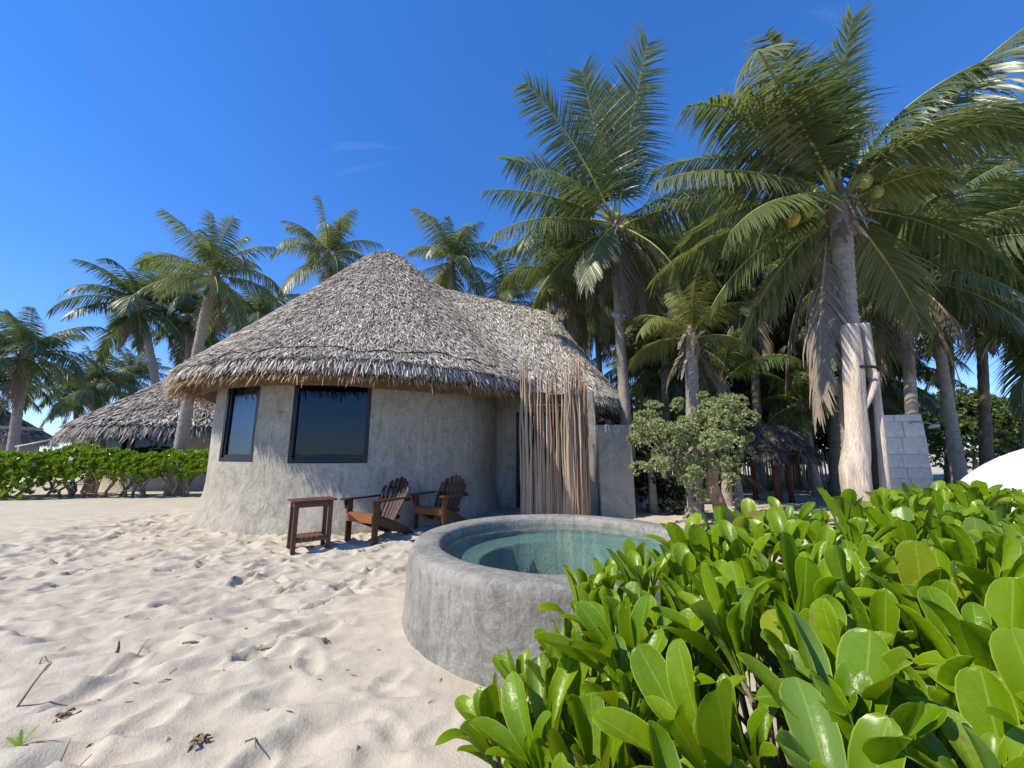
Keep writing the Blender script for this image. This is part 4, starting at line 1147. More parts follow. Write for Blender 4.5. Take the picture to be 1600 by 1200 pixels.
# a low bush on the beach, seen only as a dark mound mirrored in the big window
def bush_tree(name, c, r, label, n=900, leaf=.12, crange=(.22, .42), cshell=.3, mat='bush', group=None, seed=0, cat='tree', trunk_h=None, clumps=26, tmat='stem', trunk_r=.07):
    g = np.random.default_rng(seed); c = np.array(c, float)
    root = empty(name, (c[0], c[1], ground(c[0], c[1]) - .03), label, cat, group)
    mb = MB(); per = max(4, n // clumps)
    cc, dd = blob_points((0, 0, c[2]), np.array(r) * (.8 if crange[0] > .2 else 1.0), clumps, g, cshell)
    for k in range(clumps):
        rr = min(r) * g.uniform(*crange)
        C, Dn = blob_points(cc[k], (rr, rr, rr * .75), per, g, .4)
        C[:, 2] = np.maximum(C[:, 2], .05)
        A = unit(Dn + g.normal(0, .35, (per, 3)) + np.array((0, 0, .5)))
        rosettes(C, A, leaf, leaf * .45, g, mb, 6, 1.0)
    tag(obj('crown', mb.build('crown', [M[mat]]), root), kind='stuff')
    mb = MB(); h = trunk_h or c[2]
    P = [(0, 0, -.05)]
    for q in range(1, 6): P.append((g.normal(0, .05) + P[-1][0], g.normal(0, .05) + P[-1][1], h * q / 5))
    mb.tube(P, np.linspace(trunk_r * 1.4, trunk_r * .6, 6), 9, 0, True, .2, seed)
    for k in range(min(clumps, 16)):
        q = np.array(P[3 if k % 2 else 4]); e = cc[k]
        mb.tube([q, q * .5 + e * .5 + g.normal(0, .08, 3), e], [trunk_r * .5, trunk_r * .35, trunk_r * .12], 6)
    obj('trunk', mb.build('trunk', [M[tmat]]), root)
    return root
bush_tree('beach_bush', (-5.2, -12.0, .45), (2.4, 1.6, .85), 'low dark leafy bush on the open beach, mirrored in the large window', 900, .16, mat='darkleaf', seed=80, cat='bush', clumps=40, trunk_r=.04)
# green trees at the right edge
bush_tree('bushy_tree', (27.0, 23.0, 2.6), (4.2, 2.6, 2.5), 'rounded green bushy tree beyond the curved palm trunk', 5000, .24, seed=81, clumps=110)
bush_tree('bushy_tree', (33.5, 24.5, 2.4), (4.2, 2.6, 2.3), 'lower green bushy tree behind the white canvas dome', 5000, .24, seed=82, clumps=110)
p = at(1085, 700, 7.4)
bush_tree('silvery_shrub', (p.x - .02, 7.5, 1.56), (1.28, 1.0, 1.08), 'pale silvery green shrub with small leaves beside the courtyard wall', 6600, .06, mat='silver', crange=(.08, .22), cshell=.02, seed=85, cat='shrub', clumps=110, trunk_h=1.5, tmat='stem', trunk_r=.04)
# dark understorey behind the pool
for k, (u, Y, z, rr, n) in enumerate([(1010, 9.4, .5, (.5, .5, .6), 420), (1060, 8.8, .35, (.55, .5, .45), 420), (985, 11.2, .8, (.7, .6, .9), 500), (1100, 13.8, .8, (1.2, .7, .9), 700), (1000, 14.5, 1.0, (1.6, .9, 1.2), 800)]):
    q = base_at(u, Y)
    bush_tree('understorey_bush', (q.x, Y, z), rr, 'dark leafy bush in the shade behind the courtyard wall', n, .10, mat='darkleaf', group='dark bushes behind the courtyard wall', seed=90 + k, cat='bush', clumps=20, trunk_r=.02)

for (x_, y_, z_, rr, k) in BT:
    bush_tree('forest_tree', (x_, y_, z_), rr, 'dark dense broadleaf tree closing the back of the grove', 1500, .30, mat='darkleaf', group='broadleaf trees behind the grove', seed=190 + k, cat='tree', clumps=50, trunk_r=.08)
# peeling trunk below the silvery shrub and a spiky plant next to it
t0 = base_at(1122, 7.9); mb = MB(); mb.tube([(0, 0, -.05), (-.05, 0, .35), (-.16, 0, .75), (-.10, 0, 1.15), (-.22, .05, 1.5)], [.17, .125, .12, .115, .08], 10, 0, True, .3, 5)
tr = empty('leaning_tree', (t0.x, t0.y, 0), 'leaning trunk with peeling orange bark under the silvery shrub', 'tree')
obj('trunk', mb.build('peeling_trunk', [M['bark']]), tr)
g = np.random.default_rng(95); mb = MB()
C, Dn = blob_points((-.25, .1, 1.75), (.5, .4, .35), 160, g, .3); rosettes(C, unit(Dn + np.array((0, 0, .4))), .06, .028, g, mb, 6, 1.0)
tag(obj('crown', mb.build('leaning_crown', [M['silver']]), tr), kind='stuff')
def spiky(loc, L, n, label, seed, stem=.9):
    g = np.random.default_rng(seed); root = empty('spiky_plant', loc, label, 'plant'); mb = MB()
    if stem: mb.tube([(0, 0, -.05), (.02, 0, stem * .5), (0, 0, stem)], [.11, .085, .08], 9, 0, True, .2, seed); obj('trunk', mb.build('spiky_trunk', [M['trunk']]), root)
    D = unit(g.normal(0, 1, (n, 3)) * np.array((1, 1, .6)) + np.array((0, 0, .15))); Nn = unit(np.cross(np.cross(D, np.array((0, 0, 1.0))), D))
    for k in range(n):
        V, Fq = blades(np.array([[0, 0, stem]]), D[k:k + 1], Nn[k:k + 1], np.array([L * g.uniform(.7, 1.1)]), np.array([.045]), .05, k, 3, .35)
        obj('leaf', mesh('spiky_leaf', V, Fq, [M['frond']]), root)
q = base_at(1148, 8.6); spiky((q.x, 8.6, 0), .6, 30, 'spiky leaved plant on a short stem left of the small palapa', 5, .95)
q = base_at(1016, 9.0); spiky((q.x, 9.0, 0), .55, 26, 'spiky fan-leaved plant close behind the courtyard wall', 6, 1.2)

# ------------------------------------------------------------------ small palapa, far huts, fence
def palapa(loc, label, posts, roofpts):
    pass
pc = base_at(1207, 11.2); pal = empty('small_palapa', (pc.x, 11.2, 0), 'small open palapa with dark thatch roof on red-brown posts', 'palapa')
PT = Thatch((-.2, 0), (.2, .0), 2.32, 2.32, .80, 1.42, .95)
mb = MB(); PT.shell(mb, 40, 6, -.03); PT.shell(mb, 40, 4, -.16, .96, 0, True)
rf = obj('roof', mb.build('palapa_roof', [M['under']]), pal)
mb = MB(); mb.add(*thatch_cover(PT, 5200, .24, .04, 61)); mb.add(*thatch_eave(PT, 1800, .28, .03, 62, (), .14))
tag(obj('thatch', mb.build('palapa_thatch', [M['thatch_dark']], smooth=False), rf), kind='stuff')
for (x_, y_) in ((-.24, -.42), (.26, -.22), (-.35, .4), (.35, .4)):
    mb = MB(); mb.tube([(x_, y_, -.05), (x_ + .01, y_, .8), (x_, y_, 1.62)], [.075, .07, .068], 10); obj('post', mb.build('palapa_post', [M['redpost']]), pal)

def far_hut(name, c, Rr, ze, za, rw, label, n=16000, walls=True, mat='thatch_far', fringe=True, seed=0):
    root = empty(name, (c[0], c[1], 0), label, 'hut')
    t = Thatch((0, 0), (1e-5, 0), za, za, Rr, ze, .95)
    mb = MB(); t.shell(mb, 64, 10, -.03); t.shell(mb, 64, 5, -.22, .97, 0, True)
    rf = obj('roof', mb.build('far_roof', [M['under']]), root)
    mb = MB(); mb.add(*thatch_cover(t, n, .30, .05, 70 + seed)); mb.add(*thatch_eave(t, 5000, .38, .035, 80 + seed, (), .2))
    tag(obj('thatch', mb.build('far_thatch', [M[mat]], smooth=False), rf), kind='stuff')
    a = np.arange(64) * 2 * math.pi / 64
    mb = MB(); lathe(mb, [(rw + .1, -.1), (rw + .03, .5), (rw, 1.0), (rw, 2.0), (rw, ze + .7)], 64)
    obj('wall', mb.build('far_wall', [M['cream']]), root)
    return root
fh = far_hut('thatched_hut', (-14.0, 17.5), 4.15, 2.30, 5.75, 3.3, 'farther round thatched hut with cream walls behind the hedge', 26000)
# windows and posts of the farther hut
for k, (a_, w, z0, z1, mt) in enumerate([(R(232), .55, .9, 2.05, 'black'), (R(255), .8, .9, 2.05, 'black'), (R(285), .7, .9, 2.05, 'black')]):
    n = np.array((math.cos(a_), math.sin(a_), 0)); s = np.array((-math.sin(a_), math.cos(a_), 0)); Mx = np.array([s, -n, (0, 0, 1)]).T
    mb = MB(); o_ = n * 3.28
    for (u, z, du, dz) in ((-w + .04, (z0 + z1) / 2, .08, z1 - z0), (w - .04, (z0 + z1) / 2, .08, z1 - z0), (0, z1 - .04, 2 * w - .16, .08), (0, z0 + .04, 2 * w - .16, .08)):
        mb.box(o_ + s * u + np.array((0, 0, z)), (du, .16, dz), M=Mx)
    wn_ = obj('window', mb.build('far_window', [M['black']], smooth=False), fh)
    mb = MB(); mb.box(o_ + n * .03 + np.array((0, 0, (z0 + z1) / 2)), (2 * w - .16, .02, z1 - z0 - .16), M=Mx)
    obj('pane', mb.build('far_pane', [M['pane']], smooth=False), wn_)
mb = MB(); q = at(160, 668, 13.6)
mb.tube([(0, 0, -.05), (.015, 0, 1.2), (.03, 0, 2.45)], [.15, .145, .135], 10)
pst = empty('wooden_post', (q.x, 13.6, 0), 'thick tan wooden post standing in front of the farther hut', 'post')
obj('shaft', mb.build('post', [M['tanpost']]), pst)
mb = MB(); mb.tube([(.17 * math.cos(a), .17 * math.sin(a), 2.28) for a in np.linspace(0, 6.28, 18)], .02, 5); obj('strap', mb.build('post_strap', [M['rope']]), pst)
far_hut('thatched_hut', (-23.0, 24.0), 3.4, 2.4, 4.9, 2.7, 'low grey thatched hut farthest back, left of the farther hut', 12000, seed=3)
far_hut('thatched_hut', (-33.5, 24.5), 3.0, 2.3, 4.6, 2.4, 'grey thatched hut behind the dark drooping palm', 10000, seed=5)
# white sloping rail by the far huts
hp = at(55, 698, 15.5); hr = empty('white_handrail', (hp.x, 15.5, 0), 'pale sloping handrail behind the left end of the hedge', 'handrail')
mb = MB(); mb.tube([at(24, 698, 15.5) - hr.location, at(86, 686, 15.5) - hr.location], .03, 6); obj('rail', mb.build('hand_rail', [M['white_rail']]), hr)
for (u, v) in ((30, 697), (82, 687)):
    q = at(u, v, 15.5); mb = MB(); mb.box((q.x - hp.x, 0, q.z / 2 - .02), (.05, .05, q.z)); obj('post', mb.build('rail_post', [M['white_rail']], smooth=False), hr)

# stick fence behind the grove
fence = empty('stick_fence', (9.5, 15.2, 0), 'weathered fence of thin upright sticks behind the small palapa', 'fence')
SM = []
for k in range(5):
    gg = random.Random(k); mb = MB(); mb.tube([(gg.gauss(0, .015), gg.gauss(0, .01), z) for z in (-.05, .5, 1.0, 1.5 + .1 * k)], [.03, .028, .025, .015], 5); SM.append(mb.build('fence_stick', [M['pole_a'] if k % 2 else M['pole_b']]))
for k in range(130):
    obj('stick', SM[k % 5], fence, (-5.2 + k * .08 + random.gauss(0, .01), random.gauss(0, .03), 0), random.uniform(0, 6), (1, 1, random.uniform(.85, 1.15)))
for z in (.45, 1.2):
    mb = MB(); mb.tube([(-5.3, .05, z), (0, .06, z + .02), (5.3, .05, z)], .025, 6); obj('rail', mb.build('fence_rail', [M['pole_b']]), fence)
# low ground cover on the bright sand in front of the fence
g = np.random.default_rng(97); n = 420
C = np.column_stack([g.uniform(5.5, 14, n), g.normal(13.9, .45, n), g.uniform(.03, .28, n)]); keep = fbm(C[:, 0] * 1.2, C[:, 1] * 1.5, 2, 4) > .5; C = C[keep]
mb = MB(); rosettes(C, unit(g.normal(0, .5, (len(C), 3)) + np.array((0, 0, 1.0))), .13, .07, g, mb, 6, 1.1)
tag(obj('ground_cover', mb.build('ground_cover', [M['bush']])), 'low creeping green ground cover on the sand before the stick fence', 'plants', kind='stuff')
# a white bin with green lid
q = at(1013, 770, 9.4); bn = empty('storage_bin', (q.x, 10.2, 0), 'white bin with a bright green lid half hidden behind the courtyard wall', 'bin')
mb = MB(); mb.box((0, 0, .40), (.38, .38, .80), taper=1.12); bevel(obj('body', mb.build('bin_body', [M['binw']], smooth=False), bn), .03)
mb = MB(); mb.box((0, 0, .85), (.48, .48, .10), taper=.8); bevel(obj('lid', mb.build('bin_lid', [M['bing']], smooth=False), bn), .03)

# ------------------------------------------------------------------ driftwood log
dw = empty('driftwood_log', (5.13, 5.55, 0), 'tall bleached driftwood log with a split, strapped upright against the big palm', 'log')
def log_tube(P, rad, seed, k=16):
    P = np.array(P, float); n = 40; t = np.linspace(0, 1, n); tt = np.linspace(0, 1, len(P))
    Q = np.column_stack([np.interp(t, tt, P[:, j]) for j in range(3)]); r = np.interp(t, tt, rad)
    V, Fq, C = tube(Q, r, k)
    ang = np.tile(np.arange(k) * 2 * math.pi / k, n); hh = np.repeat(t, k)
    f = 1 + .30 * (fbm(np.cos(ang) * 2.2 + 3 + seed, np.sin(ang) * 2.2 + hh * 3.0, 3, seed) - .5) * 2 + .10 * np.sin(ang * 5 + hh * 4 + seed)
    ctr = np.repeat(Q, k, 0); V[:n * k] = ctr + (V[:n * k] - ctr) * f[:, None]
    mb = MB(); mb.add(V, Fq); mb.F3.append(C); mb.m3.append(np.zeros(len(C), int)); return mb
D0 = Vector((5.13, 5.55, 0))
def dl(u, v, Y): p = at(u, v, Y) - D0; return (p.x, p.y, p.z)
mb = log_tube([dl(1344, 840, 5.55), dl(1343, 790, 5.55), dl(1336, 730, 5.55), dl(1340, 680, 5.55), dl(1337, 630, 5.55), dl(1334, 580, 5.55), dl(1333, 545, 5.55), dl(1328, 508, 5.55)], [.20, .155, .165, .13, .115, .115, .11, .10], 3)
obj('main_stem', mb.build('log_main', [M['drift']]), dw)
mb = log_tube([dl(1392, 840, 5.6), dl(1383, 780, 5.6), dl(1378, 710, 5.6), dl(1372, 650, 5.6), dl(1366, 600, 5.58), dl(1354, 545, 5.58), dl(1347, 506, 5.58)], [.10, .075, .07, .065, .07, .08, .075], 7, 14)
obj('side_stem', mb.build('log_side', [M['drift']]), dw)
mb = log_tube([dl(1343, 650, 5.50), dl(1356, 625, 5.49), dl(1366, 600, 5.52), dl(1368, 575, 5.56)], [.05, .045, .05, .05], 5, 10)
obj('cross_branch', mb.build('log_branch', [M['drift']]), dw)
mb = log_tube([dl(1366, 840, 5.72), dl(1364, 740, 5.72), dl(1358, 640, 5.70), dl(1350, 560, 5.68)], [.13, .11, .09, .06], 9)
obj('gap_shade', mb.build('log_gap_shade', [M['gap_shade']]), dw)  # solid dark stem added behind the split to stand for its shade
bc = np.array(dl(1345, 578, 5.60)); th_ = np.linspace(0, 2 * math.pi, 30)
mb = MB(); mb.tube([(bc[0] + .235 * math.cos(t), bc[1] + .12 + .33 * math.sin(t), bc[2] + .02 * math.sin(t * 2)) for t in th_], .024, 6)
obj('strap', mb.build('log_strap', [M['rope']]), dw)

# ------------------------------------------------------------------ stone shower wall
sw = empty('shower_wall', (7.6, 7.55, 0), 'stone block shower wall with metal shower head behind the driftwood log', 'shower wall')
sa = R(-24); sw.rotation_euler = (0, 0, sa)
mb = MB(); mb.box((0, .25, 1.02), (.60, .58, 2.14)); obj('core', mb.build('shower_core', [M['mortar']], smooth=False), sw)
g = random.Random(4)
rows = [-.02]
while rows[-1] < 2.0: rows.append(rows[-1] + g.uniform(.19, .34))
rows[-1] = 2.09
for z, z1_ in zip(rows[:-1], rows[1:]):
    hh_ = z1_ - z; xs_ = [-.315]; 
    while xs_[-1] < .315 - .16: xs_.append(min(.315, xs_[-1] + g.uniform(.2, .34)))
    xs_[-1] = .315
    for a, b in zip(xs_[:-1], xs_[1:]):
        mb = MB(); d = g.uniform(.03, .05); mb.box((0, 0, 0), (b - a - .003, d, hh_ - .003)); o = obj('stone', mb.build('stone', [M['stone']], smooth=False), sw, ((a + b) / 2, -.04 - d / 2 + .015, z + hh_ / 2)); bevel(o, .007)
    for side in (-1, 1):
        ys_ = [-.03, g.uniform(.15, .3), .54]
        for a, b in zip(ys_[:-1], ys_[1:]):
            mb = MB(); d = g.uniform(.03, .045); mb.box((0, 0, 0), (d, b - a - .003, hh_ - .003)); o = obj('stone', mb.build('stone', [M['stone']], smooth=False), sw, (side * (.30 + d / 2 - .005), (a + b) / 2, z + hh_ / 2)); bevel(o, .007)
mb = MB(); mb.tube([(.12, -.07, 1.92), (.14, -.20, 1.94), (.24, -.42, 1.90), (.27, -.47, 1.86)], .013, 7); pipe = obj('shower_arm', mb.build('shower_arm', [M['steel']]), sw)
mb = MB(); mb.tube([(.27, -.47, 1.87), (.275, -.48, 1.84), (.28, -.49, 1.81)], [.02, .075, .08], 14); obj('shower_head', mb.build('shower_head', [M['steel']]), pipe)

# ------------------------------------------------------------------ white canvas dome
dm = empty('canvas_dome', (8.45, 5.3, 0), 'white smooth canvas dome beyond the glossy shrub', 'canopy')
n1, n2 = 64, 20; V = []
for j in range(n2):
    ph = (j / (n2 - 1)) * math.pi / 2
    for i in range(n1):
        a_ = 2 * math.pi * i / n1
        sg = 1 - .035 * (1 - abs(math.cos(a_ * 5)))
        rr = math.cos(ph) ** .85
        V.append((2.75 * rr * math.cos(a_) * sg, 1.25 * rr * math.sin(a_) * sg, -.05 + 1.62 * math.sin(ph) ** 1.1 * sg))
Fq = [(j * n1 + i, j * n1 + (i + 1) % n1, (j + 1) * n1 + (i + 1) % n1, (j + 1) * n1 + i) for j in range(n2 - 1) for i in range(n1)]
obj('cover', mesh('dome_cover', V, np.array(Fq), [M['fabric']]), dm)
for k in range(3):
    mb = MB(); P = [(-1.2 + .09 * k + 1.1 * t, -.2 + .12 * k, 1.48 + .10 * math.sin(t * 3.1) + .05 * k) for t in np.linspace(0, 1, 10)]
    mb.tube(P, [.05 + .035 * math.sin(i * .35) for i in range(10)], 8, 0, True, .2, k); obj('rolled_flap', mb.build('rolled_flap', [M['fabric']]), dm)

# ------------------------------------------------------------------ foreground shrub with big glossy leaves
def leaf_proto(L, W, fold, curl, twist, seed, nu=11, nv=4):
    g = random.Random(seed); V = []; uv = []
    wy = [.10, .14, .30, .54, .78, .93, 1.0, .97, .86, .66, .40, .06]
    for i in range(nu + 1):
        t = [0, .12, .25, .39, .52, .63, .73, .82, .895, .95, .985, 1.0][i]
        cy = math.cos(curl * t * t) ; y = L * (t - .16 * abs(curl) * t ** 3); z = -curl * .34 * L * t ** 2.6
        for j in range(nv + 1):
            s = (j / nv - .5) * 2
            w = W * .5 * wy[i]; f = fold * (.55 + .45 * math.sin(math.pi * min(1, t * 1.1)))
            x = s * w * math.cos(f * abs(s)); dz = abs(s) ** 1.4 * w * math.sin(f) + .05 * W * math.sin(7 * t + 3 * s + seed) * abs(s)
            if abs(s) > .9: dz -= .05 * W * (fold > 0)
            tw = twist * t; xx = x * math.cos(tw) - dz * math.sin(tw); zz = x * math.sin(tw) + dz * math.cos(tw)
            V.append((xx, y, z + zz)); uv.append((j / nv, t))
    k = nv + 1
    F = [(i * k + j, i * k + j + 1, (i + 1) * k + j + 1, (i + 1) * k + j) for i in range(nu) for j in range(nv)]
    return np.array(V), np.array(F), np.array(uv)
LP = [leaf_proto(1, .29, .85, .35, .1, 1), leaf_proto(1, .28, 1.15, .75, -.25, 2), leaf_proto(1, .31, .65, -.15, .2, 3), leaf_proto(1, .29, 1.3, .3, -.1, 4), leaf_proto(1, .30, .75, 1.0, .3, 5), leaf_proto(1, .26, .95, .05, -.4, 6)]
LPM = [mesh('shrub_leaf', V, F, [M['leafA']], uv=uv) for V, F, uv in LP]

POLY = np.array([(-.20, .90), (.05, 1.20), (.22, 1.42), (.56, 1.64), (.95, 1.84), (1.5, 2.05), (2.0, 2.35), (2.6, 2.8), (4.0, 3.4), (6.0, 3.75), (6.0, 2.6), (3.2, 1.3), (1.2, .50), (.80, .40), (.46, .46), (.20, .60), (-.05, .80)])
def inside(x, y):
    r = np.zeros(len(x), bool); n = len(POLY)
    for i in range(n):
        x1, y1 = POLY[i]; x2, y2 = POLY[(i + 1) % n]
        c = ((y1 > y) != (y2 > y)) & (x < (x2 - x1) * (y - y1) / (y2 - y1 + 1e-12) + x1); r ^= c
    return r
def edge_d(x, y):
    d = np.full(len(x), 9.0); n = len(POLY)
    for i in range(n):
        a = POLY[i]; b = POLY[(i + 1) % n]; ab = b - a
        t = np.clip(((x - a[0]) * ab[0] + (y - a[1]) * ab[1]) / (ab @ ab), 0, 1)
        d = np.minimum(d, np.hypot(x - a[0] - t * ab[0], y - a[1] - t * ab[1]))
    return d
def top_z(x, y):
    r = np.hypot(x + .26, y - .90)
    z = .40 + .63 * (1 - np.exp(-r / .36)) + .10 * (fbm(x * 2.2, y * 2.2, 2, 33) - .5)
    z = z - .045 * np.exp(-((x - .62) / .36) ** 2 - ((y - 1.62) / .40) ** 2)
    near = np.exp(-np.maximum(0, np.hypot(x, y) - .55) / .30)
    return z - .10 * near - .03 * np.clip(x - 2, 0, 4) * .3
g = np.random.default_rng(123)
pts = []
# top layer: poisson-like
cand = np.column_stack([g.uniform(-.3, 7, 26000), g.uniform(.38, 5.2, 26000)])
cand = cand[inside(cand[:, 0], cand[:, 1])]
grid = {}
for x, y in cand:
    d = math.hypot(x, y); sp = .098 if d < 2.2 else (.12 if d < 3.5 else .15)
    key = (int(x / .16), int(y / .16)); ok = True
    for a in (-1, 0, 1):
        for b in (-1, 0, 1):
            for q in grid.get((key[0] + a, key[1] + b), ()):
                if (q[0] - x) ** 2 + (q[1] - y) ** 2 < sp * sp: ok = False; break
    if ok: grid.setdefault(key, []).append((x, y)); pts.append((x, y))
pts = np.array(pts); zt = top_z(pts[:, 0], pts[:, 1])
ROS = [np.column_stack([pts, zt - .13 + g.normal(0, .03, len(pts))])]
AX = [unit(np.column_stack([g.normal(-.10, .22, len(pts)), g.normal(-.06, .22, len(pts)), np.full(len(pts), 1.0)]))]
# flanks and lower tiers
ed = edge_d(pts[:, 0], pts[:, 1])
for tier, dz in enumerate((.16, .30, .44)):
    k = (g.random(len(pts)) < (.85 if tier == 0 else .6)) & ((ed < .32) | (g.random(len(pts)) < .35)) & (np.hypot(pts[:, 0], pts[:, 1]) < 3.2)
    p = pts[k] + g.normal(0, .03, (k.sum(), 2)); zz = zt[k] - .13 - dz + g.normal(0, .03, k.sum())
    ROS.append(np.column_stack([p, zz]))
    cx = p - np.array((.9, 1.15)); cx = cx / np.linalg.norm(cx, axis=1)[:, None]
    AX.append(unit(np.column_stack([cx * .7 + g.normal(0, .3, p.shape), np.full(len(p), .75)])))
ROS = np.concatenate(ROS); AX = np.concatenate(AX)
ok = (ROS[:, 2] > .12) & ~((np.linalg.norm(ROS - np.array((0, 0, CAM_H)), axis=1) < .46)) & (np.hypot(ROS[:, 0] - POOL_C[0], ROS[:, 1] - POOL_C[1]) > POOL_R + .16)
ROS, AX = ROS[ok], AX[ok]
SH0 = np.array((.9, 1.2, 0))
shrub = empty('glossy_shrub', (.9, 1.2, 0), 'big bright green shrub with thick glossy paddle leaves crowding the pool', 'shrub')
LV = []   # (size on view, proto, matrix)
for i in range(len(ROS)):
    c = ROS[i]; A = AX[i]; dist = np.linalg.norm(c - np.array((0, 0, CAM_H)))
    nl = int(g.integers(9, 14)); ref = np.array((1.0, 0, 0)) if abs(A[2]) > .9 else np.array((0, 0, 1.0))
    X = unit(np.cross(ref, A)); Y = np.cross(A, X); ph0 = g.uniform(0, 6.28); sz = g.uniform(.78, 1.32)
    for k in range(nl):
        f = k / (nl - 1); ph = ph0 + k * 2.39996 + g.normal(0, .15)
        op = .05 + .46 * f ** .95 + g.normal(0, .12); Ls = (.11 + .105 * min(1, f * 1.9)) * sz * g.uniform(.82, 1.12)
        o = X * math.cos(ph) + Y * math.sin(ph)
        D = A * math.cos(op) + o * math.sin(op); Nn = A * math.sin(op) - o * math.cos(op); S = np.cross(D, Nn)
        p0 = c - A * .05 * f + o * .006
        tip = p0 + D * Ls
        if np.linalg.norm(tip - np.array((0, 0, CAM_H))) < .36: continue
        Mx = np.column_stack([S * Ls, D * Ls, Nn * Ls]); LV.append((Ls / max(.3, dist), int(g.integers(0, 6)) if f > .25 else int(g.choice([1, 3])), Mx, p0))
# which leaves show largest: near, inside the frame, on the upper layer
def view_score(l):
    q = l[3] + l[2][:, 1] * .5; x, y, z = q[0], q[1], q[2] - CAM_H
    d = y * CP + z * SP; h = z * CP - y * SP
    if d < .1: return 0
    u, v = x / d, h / d
    if abs(u) > 1.36 or v < -1.03: return 0
    # a leaf well below its local canopy is hidden
    dep = float(top_z(np.array([q[0]]), np.array([q[1]]))[0]) - q[2]
    return l[0] / (d / max(d, 1e-6)) * (1.0 if dep < .12 else .45)
sc = np.array([view_score(l) for l in LV]); order = np.argsort(-sc)
for r in order[:300]:
    _, pi, Mx, p0 = LV[r]
    o = bpy.data.objects.new('leaf', LPM[pi]); COL.objects.link(o); o.parent = shrub
    m4 = Matrix.Identity(4)
    for a in range(3):
        for b in range(3): m4[a][b] = Mx[a, b]
        m4[a][3] = p0[a] - SH0[a]
    o.matrix_local = m4
Vs = []; Fs = []; Us = []; n = 0
for r in order[300:]:
    _, pi, Mx, p0 = LV[r]; V, F, uv = LP[pi]
    Vs.append(V @ Mx.T + p0 - SH0); Fs.append(F + n); Us.append(uv); n += len(V)
tag(obj('leaf_mass', mesh('leaf_mass', np.concatenate(Vs), np.concatenate(Fs), [M['leafB']], uv=np.concatenate(Us)), shrub), kind='stuff')
mb = MB()
for i in range(0, len(ROS)):
    if np.hypot(*ROS[i][:2]) > 3.2 and i % 3: continue
    c = ROS[i] - SH0; A = AX[i]; gx = g.normal(0, .12, 2)
    b = np.array((c[0] * .8 + gx[0], c[1] * .8 + gx[1], max(0, c[2] - .75)))
    mb.tube([c + A * .03, c - A * .10, (c - A * .16) * .5 + b * .5 + np.array((0, 0, .0)), b], [.006, .009, .011, .013], 5, 0 if i % 3 else 1)
tag(obj('branches', mb.build('shrub_branches', [M['stem_green'], M['stem']]), shrub), kind='stuff')

# ------------------------------------------------------------------ litter on the sand
def ground_at(u, v):
    x = (u - 800) / 600; y = (600 - v) / 600; k = -CAM_H / (SP + y * CP)
    X, Y = x * k, (CP - y * SP) * k
    return X, Y
def twig(u, v, pts, r, label, mat='twig', name='dry_twig', cat='twig', rz=0):
    X, Y = ground_at(u, v); z = ground(X, Y); mb = MB(); mb.tube(pts, np.linspace(r, r * .4, len(pts)), 5)
    o = obj(name, mb.build(name, [M[mat]]), loc=(X, Y, z), rz=rz); tag(o, label, cat); return o
twig(22, 1114, [(0, 0, -.02), (.05, .02, .10), (.10, .03, .19), (.125, .02, .20), (.12, .0, .17)], .006, 'thin dry reed bent over at its tip, upright in the sand', 'grassblade', 'dry_reed', 'reed')
twig(180, 1032, [(0, 0, -.02), (.0, .01, .03), (.005, 0, .075)], .013, 'short stubby brown shoot sticking out of the sand', 'dryleaf', 'dry_shoot', 'shoot')
twig(212, 1028, [(0, 0, -.02), (.02, .02, .05), (.05, .03, .09)], .004, 'thin slanting stalk in the sand beside the stubby brown shoot', 'grassblade', 'dry_stalk', 'stalk')
twig(85, 1196, [(0, 0, -.02), (.02, .01, .07), (.03, .02, .13)], .005, 'short slanting stalk on the sand beside the green seedling', 'grassblade', 'dry_stalk', 'stalk')
twig(60, 1044, [(0, 0, -.01), (.01, .0, .04), (.03, 0, .045), (.05, .01, .0)], .004, 'small hooped dry stalk arching over the sand', 'grassblade', 'dry_stalk', 'stalk')
twig(300, 1012, [(-.07, 0, .008), (0, .01, .014), (.07, .0, .008), (.11, .01, .004)], .009, 'thin brown twig lying on pale sand', 'twig')
twig(412, 1012, [(-.05, -.02, .004), (0, .0, .010), (.05, .03, .008)], .008, 'short dark twig lying in a footprint', 'twig')
twig(395, 1168, [(-.04, 0, .004), (0, .015, .010), (.02, -.02, .006), (.04, -.04, .003)], .005, 'tiny curled twig near the dead seaweed clump', 'twig')
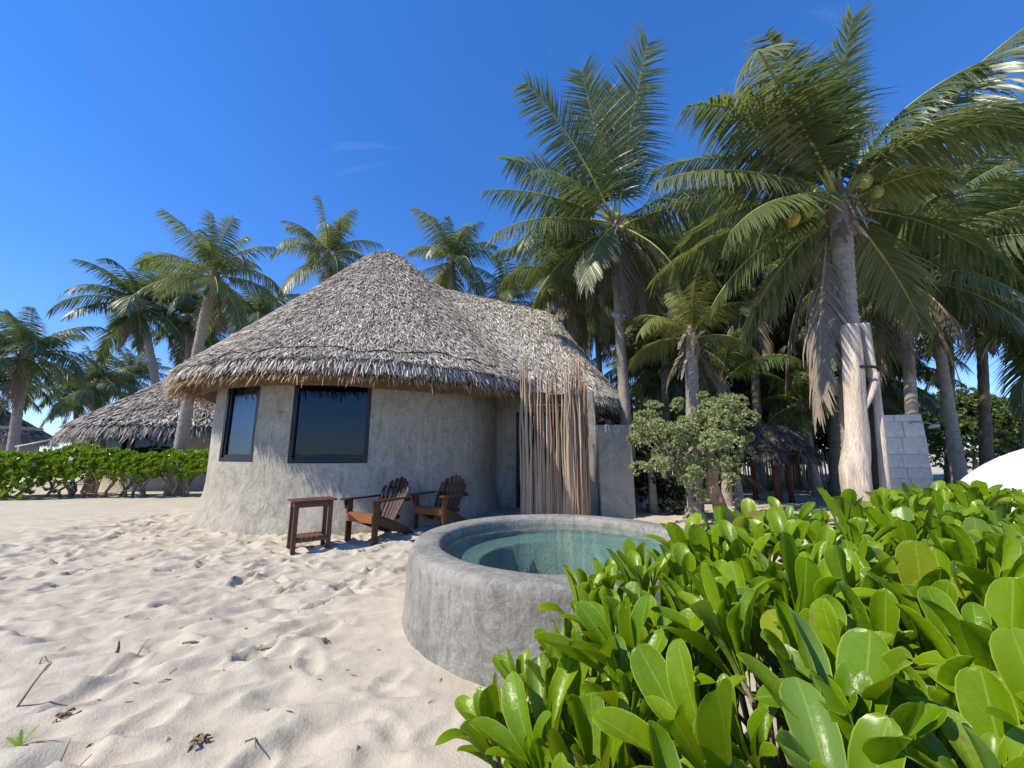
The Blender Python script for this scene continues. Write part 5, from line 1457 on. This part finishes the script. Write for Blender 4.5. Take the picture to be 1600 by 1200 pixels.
def clump(u, v, label, sc, seed, name='dried_seaweed', cat='seaweed'):
    sc *= .8
    X, Y = ground_at(u, v); gg = np.random.default_rng(seed); mb = MB()
    for k in range(7):
        p = gg.normal(0, .03, 3) * sc; p[2] = abs(p[2]) * .4; d = gg.normal(0, 1, 3) * np.array((1, .7, .12)); d = d / np.linalg.norm(d) * .07 * sc
        mb.tube([p - d, p + gg.normal(0, .01, 3), p + d * .6 + np.array((0, 0, .012)), p + d], [.004, .011 * sc, .010 * sc, .003], 5)
    tag(obj(name, mb.build(name, [M['dryleaf']]), loc=(X, Y, ground(X, Y))), label, cat)
clump(312, 1160, 'dark dead seaweed clump curled on the sand', .7, 1); clump(330, 972, 'small dark crumpled dead leaf on a sand ridge', .45, 2, 'dead_leaf', 'leaf'); clump(98, 1128, 'dry brown leaf scrap lying below the bent reed', .55, 3, 'dead_leaf', 'leaf'); clump(506, 1008, 'little curled leaf scrap on compacted sand by the pool', .35, 4, 'dead_leaf', 'leaf')
X, Y = ground_at(28, 1182); sd = empty('seedling', (X, Y, ground(X, Y)), 'small green grassy seedling rooted in the sand', 'seedling')
for k, (dx, dy, h) in enumerate(((.05, .02, .13), (-.03, .02, .10), (.09, .0, .09), (-.08, .01, .07), (.02, -.04, .11))):
    V, Fq = blades(np.array([[0, 0, -.01]]), unit(np.array([[dx, dy, h]])), unit(np.array([[-h * dx, -h * dy - .01, dx * dx + dy * dy + .01]])), np.array([math.hypot(h, dx)]), np.array([.014]), .0, k, 3, .3)
    obj('blade', mesh('blade', V, Fq, [M['hedge']]), sd)

# tiny bits of dry leaf, twig and shell strewn over the sand
g = np.random.default_rng(404); mb = MB()
for k in range(260):
    x_ = g.uniform(-7.5, .2); y_ = g.uniform(1.3, 8.2)
    if math.hypot(x_ - POOL_C[0], y_ - POOL_C[1]) < POOL_R + .12 or math.hypot(x_ - HUT_C[0], y_ - HUT_C[1]) < HUT_R + .3: continue
    z_ = ground(x_, y_); a_ = g.uniform(0, 6.28); l_ = g.uniform(.008, .035); h_ = g.uniform(0, .3) * l_
    p_ = np.array((x_, y_, z_ + .002)); d_ = np.array((math.cos(a_) * l_, math.sin(a_) * l_, h_))
    mb.tube([p_ - d_, p_ + g.normal(0, .003, 3) + np.array((0, 0, .003)), p_ + d_], [.0015, g.uniform(.002, .005), .001], 4, int(g.integers(0, 3)))
tag(obj('beach_litter', mb.build('beach_litter', [M['twig'], M['dryleaf'], M['grassblade']])), 'tiny dry leaf and twig bits strewn over the pale sand', 'litter', kind='stuff')
